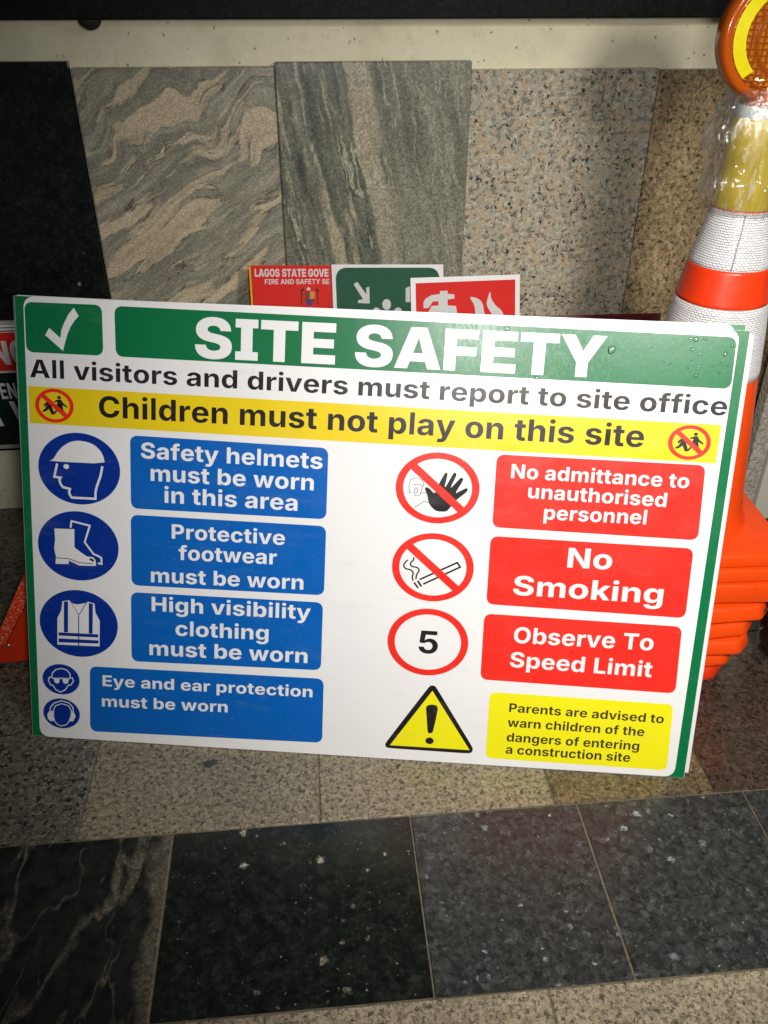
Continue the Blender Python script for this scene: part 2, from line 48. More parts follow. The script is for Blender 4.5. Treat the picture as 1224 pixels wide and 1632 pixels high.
GLYPHS={"b":{"5":[646,"317,-10 241,-10* 181,18 122,46* 88,95 53,144* 52,207 204,207 205,179* 220,158 236,136* 261,125 287,113* 317,113 353,113* 380,129 407,145* 423,173 438,202* 438,239 438,277* 422,306 406,335* 379,351 351,367* 315,367 282,367* 253,354 223,340* 207,318 67,343 101,728 549,728 549,600 230,600 212,419 216,419 235,446* 274,464 313,482* 362,482 410,482* 452,464 494,447* 525,415 555,383* 572,339 589,295* 589,243 589,169* 555,112 521,55* 460,23 398,-10*"],"A":[754,"24,0 271,728 476,728 730,0 556,0 444,341 422,412* 400,496 378,579* 354,675 389,675 366,579* 345,495 325,411* 304,341 196,0|182,165 182,286 572,286 572,165"],"C":[741,"384,-10 287,-10* 210,34 133,78* 89,161 44,245* 44,363 44,483* 89,566 134,650* 211,694 288,737* 384,737 447,737* 501,720 555,702* 597,669 638,635* 665,587 691,538* 699,476 542,476 537,505* 524,528 510,551* 490,567 470,583* 444,591 418,599* 387,599 332,599* 290,572 248,544* 226,491 203,438* 203,363 203,286* 226,234 249,181* 291,155 332,128* 387,128 417,128* 443,137 469,145* 490,161 510,177* 524,200 537,222* 542,251 700,251 694,201* 671,155 647,108* 606,71 566,34* 510,12 454,-10*"],"D":[722,"322,0 132,0 132,134 315,134 383,134* 429,158 476,182* 499,232 523,283* 523,364 523,445* 499,495 475,546* 429,570 383,593* 315,593 129,593 129,728 324,728 434,728* 513,684 592,640* 635,559 678,477* 678,364 678,251* 635,169 593,87* 513,44 433,0*|219,728 219,0 63,0 63,728"],"E":[608,"63,0 63,728 556,728 556,599 219,599 219,431 530,431 530,304 219,304 219,129 556,129 556,0"],"F":[586,"63,0 63,728 546,728 546,599 219,599 219,401 514,401 514,275 219,275 219,0"],"H":[747,"63,0 63,728 219,728 219,436 528,436 528,728 684,728 684,0 528,0 528,307 219,307 219,0"],"I":[481,"35,0 35,129 162,129 162,599 35,599 35,728 446,728 446,599 319,599 319,129 446,129 446,0"],"L":[565,"63,0 63,728 219,728 219,129 530,129 530,0"],"N":[763,"63,0 63,728 236,728 458,371 476,341* 495,308 513,274* 532,233 550,192* 569,140 554,140 550,180* 547,227 544,274* 542,317 541,360* 541,390 541,728 700,728 700,0 526,0 325,324 301,363* 281,399 261,435* 240,478 220,521* 191,580 210,580 213,528* 216,479 219,430* 221,390 223,350* 223,324 223,0"],"O":[771,"386,-10 289,-10* 212,34 134,78* 89,161 44,245* 44,363 44,483* 89,566 134,650* 212,694 289,737* 386,737 483,737* 560,694 637,650* 682,566 727,483* 727,363 727,244* 682,161 637,78* 560,34 483,-10*|386,128 441,128* 482,155 523,182* 546,235 568,287* 568,363 568,440* 546,493 523,545* 482,572 441,599* 386,599 330,599* 289,572 248,545* 226,492 203,440* 203,363 203,287* 226,235 248,183* 289,155 330,128*"],"P":[649,"63,0 63,728 351,728 434,728* 492,696 551,664* 582,609 613,553* 613,480 613,407* 581,352 550,297* 490,266 431,234* 347,234 164,234 164,360 321,360 365,360* 394,375 423,390* 437,417 452,445* 452,480 452,516* 437,543 423,570* 394,585 365,600* 321,600 219,600 219,0"],"R":[658,"63,0 63,728 351,728 434,728* 492,698 551,669* 582,615 613,562* 613,489 613,416* 581,364 550,312* 490,284 431,257* 347,257 156,257 156,382 321,382 365,382* 394,394 423,406* 437,430 452,454* 452,489 452,525* 437,550 423,574* 394,587 365,600* 321,600 219,600 219,0|466,0 289,331 458,331 639,0"],"S":[656,"334,-10 246,-10* 180,17 115,44* 78,97 42,151* 39,230 191,230 193,194* 212,169 230,145* 261,133 293,121* 332,121 371,121* 400,132 428,143* 444,163 459,183* 459,209 459,233* 445,249 431,265* 404,277 376,289* 336,298 257,317 164,340* 112,388 59,436* 59,516 59,583* 95,632 131,682* 193,710 255,737* 335,737 417,737* 478,709 539,681* 572,632 606,582* 607,517 457,517 453,560* 421,583 389,607* 334,607 297,607* 272,596 246,586* 233,568 219,550* 219,526 219,501* 235,484 250,467* 276,456 302,445* 333,438 398,422 446,412* 486,394 526,376* 555,350 585,324* 601,289 617,253* 617,208 617,141* 583,92 550,43* 486,16 423,-10*"],"T":[670,"35,599 35,728 635,728 635,599 413,599 413,0 257,0 257,599"],"Y":[737,"293,0 293,271 24,728 206,728 327,502 345,468* 359,435 373,402* 388,356 356,356 371,402* 385,436 398,469* 416,502 532,728 714,728 449,271 449,0"],"a":[583,"213,-10 161,-10* 120,8 79,26* 56,62 32,98* 32,152 32,198* 49,229 65,260* 94,278 123,297* 160,307 196,317* 237,321 284,326* 313,330 342,334* 355,343 369,352* 369,370 369,372 369,394* 359,409 349,424* 331,433 313,441* 286,441 260,441* 240,433 219,425* 207,411 194,397* 188,380 48,401 61,449* 93,482 126,516* 175,535 224,553* 287,553 333,553* 375,542 418,531* 451,508 484,486* 503,451 522,416* 522,368 522,0 377,0 377,76 372,76 359,50* 336,30 314,11* 284,0 253,-10*|258,95 290,95* 316,109 341,122* 355,144 370,167* 370,195 370,252 363,248* 351,244 338,240* 323,237 308,234* 293,232 278,230* 266,228 239,224* 220,216 200,207* 189,193 179,179* 179,158 179,137* 189,123 199,110* 217,103 235,95*"],"b":[632,"373,-9 329,-9* 299,6 268,21* 249,43 229,65* 219,88 212,88 212,0 61,0 61,728 214,728 214,453 219,453 229,476* 248,499 267,522* 298,537 328,553* 374,553 434,553* 484,522 534,491* 564,429 594,366* 594,272 594,181* 565,118 535,56* 485,23 435,-9*|324,113 361,113* 386,134 411,154* 423,190 436,226* 436,272 436,319* 424,355 411,391* 386,411 361,431* 324,431 288,431* 263,411 237,392* 224,356 211,321* 211,272 211,225* 224,189 237,153* 263,133 288,113*"],"c":[591,"307,-11 224,-11* 164,25 104,60* 71,123 38,187* 38,271 38,355* 71,419 104,482* 164,517 224,553* 307,553 357,553* 399,540 441,527* 473,503 505,479* 525,445 545,410* 553,368 410,342 406,363* 397,380 388,397* 376,409 363,421* 346,427 329,433* 309,433 272,433* 246,413 221,393* 208,356 195,320* 195,271 195,223* 208,187 221,150* 246,130 272,109* 309,109 330,109* 347,116 363,122* 376,134 390,147* 398,164 407,182* 411,204 554,178 546,134* 526,100 505,65* 473,40 441,15* 399,2 357,-11*"],"d":[632,"260,-9 198,-9* 147,23 97,56* 68,118 38,181* 38,272 38,366* 69,429 99,491* 149,522 199,553* 259,553 304,553* 335,537 366,522* 385,499 404,476* 414,453 418,453 418,728 572,728 572,0 421,0 421,88 414,88 404,65* 384,43 364,21* 334,6 304,-9*|309,113 344,113* 370,133 395,153* 408,189 422,225* 422,272 422,321* 408,356 395,392* 370,411 345,431* 309,431 272,431* 247,411 222,391* 209,355 196,319* 196,272 196,226* 209,190 222,154* 247,134 272,113*"],"e":[597,"310,-11 225,-11* 165,24 104,58* 71,121 38,184* 38,270 38,355* 71,418 103,482* 163,517 222,553* 303,553 357,553* 404,535 451,518* 486,483 522,449* 541,397 561,345* 561,275 561,234 99,234 99,328 487,328 415,304 415,345* 402,375 390,405* 365,422 340,439* 304,439 267,439* 242,422 216,405* 203,376 190,347* 190,309 190,242 190,197* 205,166 220,135* 248,119 276,104* 312,104 337,104* 357,111 378,118* 392,132 407,145* 414,165 553,141 539,95* 506,61 473,27* 424,8 374,-11*"],"f":[401,"370,546 370,430 10,430 10,546|105,0 105,584 105,644* 128,683 151,722* 192,742 233,762* 284,762 319,762* 349,756 378,751* 392,746 366,632 356,634* 344,637 331,639* 317,639 284,639* 271,624 258,608* 258,581 258,0"],"g":[634,"306,-216 237,-216* 185,-198 134,-181* 102,-150 70,-119* 58,-79 191,-46 197,-61* 211,-74 225,-88* 248,-97 271,-106* 305,-106 360,-106* 391,-81 422,-56* 422,-3 422,96 410,96 400,74* 381,53 362,33* 332,20 303,8* 259,8 198,8* 148,36 98,65* 68,124 38,183* 38,274 38,367* 69,429 99,491* 150,522 200,553* 260,553 305,553* 336,537 367,522* 387,499 406,476* 416,453 422,453 422,546 573,546 573,7 573,-67* 539,-117 505,-166* 445,-191 384,-216*|309,123 345,123* 370,141 395,159* 409,193 422,227* 422,274 422,322* 409,357 396,392* 370,411 345,431* 309,431 272,431* 247,411 222,391* 209,356 196,320* 196,274 196,228* 209,194 222,160* 247,141 272,123*"],"h":[627,"214,315 214,0 61,0 61,728 211,728 211,409 200,409 221,477* 264,515 308,553* 378,553 435,553* 477,528 519,503* 543,457 566,411* 566,347 566,0 412,0 412,320 412,369* 387,397 361,425* 316,425 286,425* 263,412 240,399* 227,374 214,350*"],"i":[275,"61,0 61,546 214,546 214,0|137,615 103,615* 79,638 55,660* 55,692 55,725* 79,747 103,770* 137,770 171,770* 196,747 220,725* 220,692 220,660* 196,638 171,615*"],"k":[584,"200,155 200,340 223,340 394,546 571,546 337,270 300,270|61,0 61,728 214,728 214,0|401,0 243,236 345,345 581,0"],"l":[270,"63,0 63,745 207,745 207,0"],"m":[917,"61,0 61,546 203,546 211,408 200,408 212,460* 237,492 262,524* 295,539 329,554* 365,554 424,554* 460,516 496,479* 514,399 496,399 509,453* 537,487 565,521* 603,538 640,554* 682,554 732,554* 772,532 811,510* 834,469 856,427* 856,368 856,0 703,0 703,337 703,382* 679,404 655,426* 619,426 592,426* 573,415 553,403* 543,382 533,362* 533,333 533,0 384,0 384,340 384,380* 361,403 339,426* 302,426 277,426* 257,415 237,403* 226,382 214,360* 214,328 214,0"],"n":[626,"214,315 214,0 61,0 61,546 205,546 208,409 200,409 221,477* 264,515 308,553* 378,553 435,553* 477,528 519,503* 542,457 566,411* 566,347 566,0 412,0 412,320 412,369* 387,397 361,425* 316,425 286,425* 263,412 240,399* 227,374 214,350*"],"o":[615,"308,-11 225,-11* 164,25 104,60* 71,123 38,187* 38,271 38,355* 71,419 104,482* 164,517 225,553* 308,553 391,553* 451,517 511,482* 544,419 577,355* 577,271 577,187* 544,123 511,60* 451,25 391,-11*|308,109 345,109* 370,130 395,151* 408,188 420,224* 420,271 420,319* 408,355 395,392* 370,412 345,433* 308,433 270,433* 245,412 220,392* 208,355 195,319* 195,271 195,224* 208,188 220,151* 245,130 270,109*"],"p":[632,"61,-204 61,546 212,546 212,453 219,453 229,476* 248,499 267,522* 298,537 328,553* 374,553 434,553* 484,522 534,491* 564,429 594,366* 594,272 594,181* 565,118 535,56* 485,23 435,-9* 373,-9 329,-9* 299,6 268,21* 249,43 229,65* 219,88 214,88 214,-204|324,113 361,113* 386,134 411,154* 423,190 436,226* 436,272 436,319* 424,355 411,391* 386,411 361,431* 324,431 288,431* 263,411 237,392* 224,356 211,321* 211,272 211,225* 224,189 237,153* 263,133 288,113*"],"r":[411,"61,0 61,546 209,546 209,449 215,449 230,501* 265,527 300,553* 346,553 357,553* 370,552 383,550* 393,548 393,412 383,415* 364,418 345,420* 329,420 296,420* 270,405 244,391* 229,366 214,340* 214,307 214,0"],"s":[564,"281,-11 214,-11* 163,9 111,28* 78,64 46,100* 36,151 179,175 190,138* 216,119 242,100* 286,100 326,100* 349,115 373,130* 373,154 373,174* 356,187 339,200* 303,207 209,227 129,243* 90,282 50,321* 50,382 50,435* 79,474 108,512* 160,532 212,553* 283,553 349,553* 397,535 445,517* 475,484 505,451* 515,405 378,382 370,410* 347,427 324,444* 285,444 251,444* 227,430 204,415* 204,392 204,372* 219,358 234,345* 271,337 371,318 451,302* 490,265 529,229* 529,170 529,116* 497,75 466,35* 410,12 354,-11*"],"t":[371,"339,546 339,430 10,430 10,546|84,676 238,676 238,162 238,137* 249,125 260,114* 286,114 294,114* 309,116 325,118* 332,120 354,6 328,-2* 303,-5 278,-8* 255,-8 172,-8* 128,32 84,73* 84,148"],"u":[627,"249,-7 192,-7* 150,18 107,43* 84,89 61,135* 61,199 61,546 214,546 214,226 214,177* 240,149 265,121* 310,121 340,121* 363,134 386,147* 399,172 412,197* 412,231 412,546 566,546 566,0 421,0 419,137 427,137 405,69* 362,31 318,-7*"],"v":[604,"214,0 14,546 177,546 265,267 282,214* 295,159 307,105* 320,45 289,45 301,105* 313,159 326,214* 342,267 429,546 590,546 390,0"],"w":[854,"173,0 13,546 174,546 219,348 231,294* 245,230 259,166* 270,89 254,89 266,164* 281,229 296,293* 309,348 357,546 497,546 544,348 556,293* 571,229 587,165* 599,89 583,89 594,165* 607,229 620,293* 633,348 678,546 841,546 679,0 523,0 464,206 455,237* 446,275 438,313* 430,353 422,393* 413,426 440,426 432,393* 423,353 415,313* 406,275 398,236* 389,206 330,0"],"y":[607,"57,-193 92,-78 111,-83 141,-91* 164,-87 187,-84* 201,-69 214,-55* 216,-29 219,-1 14,546 177,546 265,267 282,213* 292,159 303,105* 316,45 282,45 295,105* 308,160 321,214* 338,267 432,546 593,546 362,-62 345,-106* 319,-139 293,-172* 253,-190 214,-208* 157,-208 127,-208* 101,-204 74,-199*"]},"k":{"A":[754,"1,0 247,728 504,728 753,0 537,0 449,297 423,384* 399,471 375,557* 351,653 403,653 378,557* 353,471 328,384* 302,297 211,0|179,128 179,276 575,276 575,128"],"D":[709,"321,0 124,0 124,159 311,159 374,159* 414,182 454,204* 474,250 493,295* 493,363 493,432* 473,478 453,523* 412,546 371,568* 307,568 121,568 121,728 319,728 431,728* 513,683 596,638* 642,556 687,474* 687,363 687,253* 642,171 597,90* 515,45 433,0*|234,728 234,0 42,0 42,728"],"E":[627,"42,0 42,728 597,728 597,565 234,565 234,443 569,443 569,285 234,285 234,163 597,163 597,0"],"F":[600,"42,0 42,728 580,728 580,565 234,565 234,425 560,425 560,269 234,269 234,0"],"G":[739,"377,-12 270,-12* 190,34 110,80* 66,165 22,249* 22,363 22,484* 68,568 115,652* 195,696 274,739* 373,739 439,739* 497,721 555,702* 599,668 644,633* 672,585 699,537* 705,478 509,478 505,500* 495,518 484,535* 468,547 452,560* 430,566 409,572* 381,572 328,572* 291,548 254,523* 235,477 216,430* 216,363 216,297* 235,250 254,204* 292,179 329,155* 384,155 428,155* 459,169 490,183* 506,208 523,234* 523,267 563,264 385,264 385,402 710,402 710,300 710,206* 668,136 626,66* 551,27 477,-12*"],"I":[427,"26,0 26,151 118,151 118,576 26,576 26,728 401,728 401,576 310,576 310,151 401,151 401,0"],"L":[571,"42,0 42,728 234,728 234,163 551,163 551,0"],"M":[918,"42,0 42,728 328,728 405,477 413,449* 424,408 435,368* 447,324 459,279* 469,239 478,199* 485,171 435,171 442,199* 451,239 461,279* 473,324 484,368* 495,408 506,449* 514,477 590,728 876,728 876,0 688,0 688,295 688,320* 689,358 690,396* 691,441 693,486* 694,533 695,579* 695,619 717,619 707,578* 694,532 682,486* 670,441 659,396* 648,358 638,320* 630,295 537,0 382,0 288,295 280,320* 269,358 258,396* 246,441 234,486* 222,532 209,578* 198,619 223,619 223,579* 224,533 226,486* 227,441 228,396* 230,358 231,320* 231,295 231,0"],"N":[736,"42,0 42,728 239,728 428,424 440,406* 457,374 475,343* 494,307 514,271* 531,239 508,186 506,225* 504,274 503,323* 502,368 501,414* 501,441 501,728 693,728 693,0 496,0 321,281 307,304* 285,340 264,377* 239,422 215,468* 190,516 227,529 230,477* 232,428 234,379* 234,341 234,302* 234,281 234,0"],"O":[746,"373,-12 274,-12* 195,32 115,76* 68,160 22,244* 22,363 22,484* 68,568 115,652* 195,696 274,739* 373,739 472,739* 552,696 631,652* 678,568 725,484* 725,363 725,243* 678,160 631,76* 552,32 472,-12*|373,155 423,155* 458,180 493,204* 512,251 531,298* 531,363 531,429* 512,476 493,523* 458,548 423,572* 373,572 324,572* 289,548 253,523* 235,476 216,429* 216,363 216,298* 235,251 253,204* 289,180 324,155*"],"R":[662,"42,0 42,728 348,728 433,728* 496,697 559,666* 593,610 627,554* 627,477 627,402* 591,347 556,293* 491,263 426,233* 337,233 160,233 160,383 334,383 366,383* 390,395 413,406* 426,428 439,449* 439,477 439,505* 426,526 413,547* 390,559 366,571* 334,571 234,571 234,0|447,0 287,330 484,330 648,0"],"S":[678,"341,-12 242,-12* 173,18 104,47* 68,104 32,160* 32,241 214,241 215,210* 231,187 247,165* 276,153 304,141* 343,141 377,141* 403,150 428,158* 442,174 456,190* 456,211 456,230* 444,244 431,258* 404,268 377,279* 335,287 262,301 156,322* 101,375 46,429* 46,509 46,578* 83,630 120,681* 186,710 251,739* 339,739 428,739* 492,711 557,682* 593,628 628,574* 631,499 454,499 450,540* 420,563 390,587* 342,587 312,587* 288,578 265,569* 252,554 239,539* 239,518 239,500* 250,487 262,474* 287,464 311,454* 351,447 411,435 473,423* 518,405 562,387* 591,361 619,336* 633,302 646,268* 646,225 646,150* 610,97 574,44* 506,16 438,-12*"],"T":[652,"20,565 20,728 632,728 632,565 422,565 422,0 230,0 230,565"],"V":[741,"247,0 1,728 212,728 303,430 329,344* 354,255 379,166* 404,74 348,74 372,166* 395,255 419,344* 444,430 531,728 740,728 501,0"],"Y":[722,"272,0 272,253 1,728 221,728 329,520 343,494* 356,468 368,441* 381,415 351,415 363,441* 375,468 387,494* 400,520 503,728 721,728 457,253 457,0"]}}

# ------------------------------------------------------------------ material helpers
class NT:
    def __init__(s, name):
        s.m = bpy.data.materials.new(name); s.m.use_nodes = True
        s.t = s.m.node_tree; s.b = s.t.nodes["Principled BSDF"]; s.out = s.t.nodes["Material Output"]
        s._co = None
    def set(s, node, key, v):
        i = node.inputs[key]
        if isinstance(v, bpy.types.NodeSocket): s.t.links.new(v, i)
        elif isinstance(v, (tuple, list)) and len(v) == 3 and i.type == 'RGBA': i.default_value = (*v, 1)
        else: i.default_value = v
    def n(s, typ, props=None, **ins):
        nd = s.t.nodes.new(typ)
        for k, v in (props or {}).items(): setattr(nd, k, v)
        for k, v in ins.items():
            key = int(k[1:]) if k[0] == 'i' and k[1:].isdigit() else k.replace('_', ' ')
            s.set(nd, key, v)
        return nd
    def p(s, **k):
        for a, v in k.items(): s.set(s.b, a.replace('_', ' '), v)
        return s
    def co(s):
        if not s._co: s._co = s.t.nodes.new('ShaderNodeTexCoord').outputs['Object']
        return s._co
    def mapping(s, v, rot=(0, 0, 0), scale=(1, 1, 1), loc=(0, 0, 0)):
        return s.n('ShaderNodeMapping', Vector=v, Rotation=rot, Scale=scale, Location=loc).outputs[0]
    def noise(s, v, scale, detail=3, rough=.55, dist=0):
        nd = s.n('ShaderNodeTexNoise', Vector=v, Scale=scale, Detail=detail, Roughness=rough, Distortion=dist); return nd.outputs['Fac']
    def noisec(s, v, scale, detail=3):
        return s.n('ShaderNodeTexNoise', Vector=v, Scale=scale, Detail=detail).outputs['Color']
    def warp(s, v, scale, amt, detail=2):
        c = s.n('ShaderNodeVectorMath', {'operation': 'SUBTRACT'}, i0=s.noisec(v, scale, detail), i1=(.5, .5, .5)).outputs[0]
        c = s.n('ShaderNodeVectorMath', {'operation': 'SCALE'}, i0=c, Scale=amt).outputs[0]
        return s.n('ShaderNodeVectorMath', {'operation': 'ADD'}, i0=v, i1=c).outputs[0]
    def vor(s, v, scale, rand=1, feature='F1', metric='EUCLIDEAN'):
        return s.n('ShaderNodeTexVoronoi', {'feature': feature, 'distance': metric}, Vector=v, Scale=scale, Randomness=rand)
    def ramp(s, f, stops, mode='LINEAR'):
        nd = s.n('ShaderNodeValToRGB', Fac=f); r = nd.color_ramp; r.interpolation = mode
        while len(r.elements) < len(stops): r.elements.new(.5)
        for e, (pos, c) in zip(r.elements, stops):
            e.position = pos; e.color = (*c, 1) if isinstance(c, tuple) else (c, c, c, 1)
        return nd.outputs[0]
    def mix(s, f, a, b, mode='MIX'):
        nd = s.n('ShaderNodeMix', {'data_type': 'RGBA', 'blend_type': mode})
        s.set(nd, 0, f); s.set(nd, 6, a); s.set(nd, 7, b); return nd.outputs[2]
    def math(s, op, a, b=0.0, clamp=False):
        return s.n('ShaderNodeMath', {'operation': op, 'use_clamp': clamp}, i0=a, i1=b).outputs[0]
    def sep(s, v): return s.n('ShaderNodeSeparateXYZ', Vector=v).outputs
    def red(s, c): return s.n('ShaderNodeSeparateColor', Color=c).outputs[0]
    def bump(s, h, strength, dist=.001):
        s.set(s.b, 'Normal', s.n('ShaderNodeBump', Height=h, Strength=strength, Distance=dist).outputs[0]); return s

MATS = {}
def flat(name, c, rough=.3, bump=0, **k):
    if name in MATS: return MATS[name]
    t = NT(name); v = t.co()
    # a touch of uneven ink/plastic so that no surface is perfectly uniform
    f = t.noise(v, 9, 4)
    lo = tuple(x*.93 for x in c)
    t.p(Base_Color=t.mix(f, lo, c), Roughness=rough, **k)
    if bump: t.bump(t.noise(v, 260, 2), bump, .0006)
    MATS[name] = t.m
    return t.m

def ink(name, c):
    """printed vinyl on plastic sheet, glossy, faint orange peel"""
    if name in MATS: return MATS[name]
    t = NT(name); v = t.co()
    f = t.noise(v, 14, 5, .6)
    col = t.mix(f, tuple(x*.94 for x in c), c)
    smear = t.ramp(t.noise(t.mapping(v, rot=(0, 0, .5), scale=(1, 3.5, 1)), 9, 7, .75), [(.56, 0.0), (.74, .13)])
    dust = t.ramp(t.noise(v, 210, 3, .6), [(.66, 0.0), (.72, .22)])
    col = t.mix(t.math('MAXIMUM', smear, dust), col, (.30, .28, .25))
    t.p(Base_Color=col, Roughness=t.ramp(t.noise(v, 22, 4), [(.3, .27), (.7, .42)]), Specular_IOR_Level=.5)
    h = t.math('ADD', t.noise(v, 30, 2), t.math('MULTIPLY', t.noise(t.mapping(v, scale=(1, .35, 1)), 500, 2), .10))
    t.bump(h, .30, .0008)
    MATS[name] = t.m
    return t.m

def wet(name, c):
    """the same print under a thin, beaded film of rain"""
    t = NT(name); v = t.co()
    f = t.noise(v, 14, 5, .6)
    h = t.math('ADD', t.noise(v, 55, 3), t.math('MULTIPLY', t.ramp(t.noise(t.mapping(v, scale=(1.4, .6, 1)), 170, 4, .7), [(.52, 0.0), (.72, 1.0)]), .5))
    bn = t.n('ShaderNodeBump', Height=h, Strength=.20, Distance=.0012).outputs[0]
    wetness = t.ramp(t.n('ShaderNodeMapRange', Value=t.sep(v)[0], From_Min=.42, From_Max=.66).outputs[0], [(0, 0.0), (1, 1.0)])
    t.p(Base_Color=t.mix(f, tuple(x*.94 for x in c), c), Roughness=.36, Specular_IOR_Level=.36, Coat_Weight=t.math('MULTIPLY', wetness, .45), Coat_Roughness=.24, Coat_IOR=1.4, Coat_Normal=bn)
    t.bump(t.noise(v, 30, 2), .3, .0008)
    return t.m
def matt(name, c):
    if name in MATS: return MATS[name]
    t = NT(name); v = t.co()
    t.p(Base_Color=t.mix(t.noise(v, 14, 5, .6), tuple(x*.92 for x in c), c), Roughness=.5, Specular_IOR_Level=.08)
    MATS[name] = t.m
    return t.m
WHITE, GREEN, BLACK = (.82, .815, .83), (.0005, .155, .052), (.012, .010, .011)
BLUE, NAVY, RED, YELLOW, LEMON = (.0, .115, .48), (.0, .028, .29), (.82, .026, .016), (.80, .60, .006), (.86, .80, .008)

def granite_speckle(name, cols, scale, rough=.2, tone=(.85, 1.1), cover=(.5, .575, .63), spec=.5):
    """cols: light, second light, mid grain, dark grain; thresholds set how much of each"""
    t = NT(name); v = t.co()
    l1, l2, mid, dark = cols
    w = t.warp(v, scale*1.6, 1.1/scale, 2)
    n0 = t.noise(w, scale*.55, 3, .6)
    n1 = t.noise(t.mapping(w, loc=(.3, .7, .1)), scale, 3, .6)
    n2 = t.noise(t.mapping(w, loc=(1.3, .2, .8)), scale*.85, 3, .62)
    n3 = t.noise(t.mapping(w, loc=(2.1, 1.4, .5)), scale*2.2, 2, .6)
    c = t.mix(t.ramp(n0, [(cover[0]-.05, 0.0), (cover[0]+.05, 1.0)]), l1, l2)
    c = t.mix(t.ramp(n1, [(cover[1]-.022, 0.0), (cover[1]+.022, .92)]), c, mid)
    c = t.mix(t.ramp(n2, [(cover[2]-.018, 0.0), (cover[2]+.018, .95)]), c, dark)
    c = t.mix(1.0, c, t.ramp(n3, [(.25, .62), (.75, 1.30)]), 'MULTIPLY')
    c = t.mix(1.0, c, t.ramp(t.noise(v, 6, 4), [(.3, tone[0]), (.7, tone[1])]), 'MULTIPLY')
    t.p(Base_Color=c, Roughness=t.ramp(t.noise(v, 40, 4), [(.3, rough*.8), (.7, rough*1.4)]), Specular_IOR_Level=spec)
    t.bump(t.noise(v, 300, 3), .08, .0004)
    return t.m

def granite_black(name, base, mott, fleck, scale=70, amount=.93, rough=.14, mscale=60, size=(.10, .22)):
    t = NT(name); v = t.co()
    m = t.noise(t.warp(v, 90, .010, 3), mscale, 6, .7)
    c = t.ramp(m, [(.34, base), (.70, mott)])
    cells = t.vor(t.warp(v, 150, .008, 3), 190)
    c = t.mix(1.0, c, t.ramp(t.red(cells.outputs['Color']), [(0, .55), (.8, 1.15), (1, 1.7)]), 'MULTIPLY')
    c = t.mix(1.0, c, t.ramp(t.noise(v, 480, 3, .7), [(.3, .65), (.7, 1.35)]), 'MULTIPLY')
    w = t.warp(v, 200, .010, 5)
    for k, (sc, am, gain) in enumerate(((scale, amount, 1.0), (scale*1.7, amount+.015, .85), (scale*4.2, amount+.02, .7))):
        vr = t.vor(t.mapping(w, loc=(k*.37, .11*k, .2)), sc)
        ch = t.n('ShaderNodeSeparateColor', Color=vr.outputs['Color']).outputs
        pick = t.math('GREATER_THAN', ch[0], am)
        near = t.ramp(vr.outputs['Distance'], [(size[0], 1.0), (size[1], 0.0)])
        br = t.noise(v, 360, 3, .75)
        f = t.math('MULTIPLY', t.math('MULTIPLY', pick, near), t.ramp(br, [(.36, 0.05), (.60, gain)]))
        f = t.math('MULTIPLY', f, t.ramp(ch[1], [(0, .12), (.7, .6), (1, 1.0)]))
        c = t.mix(f, c, fleck)
    t.p(Base_Color=c, Roughness=rough, Specular_IOR_Level=.5)
    return t.m

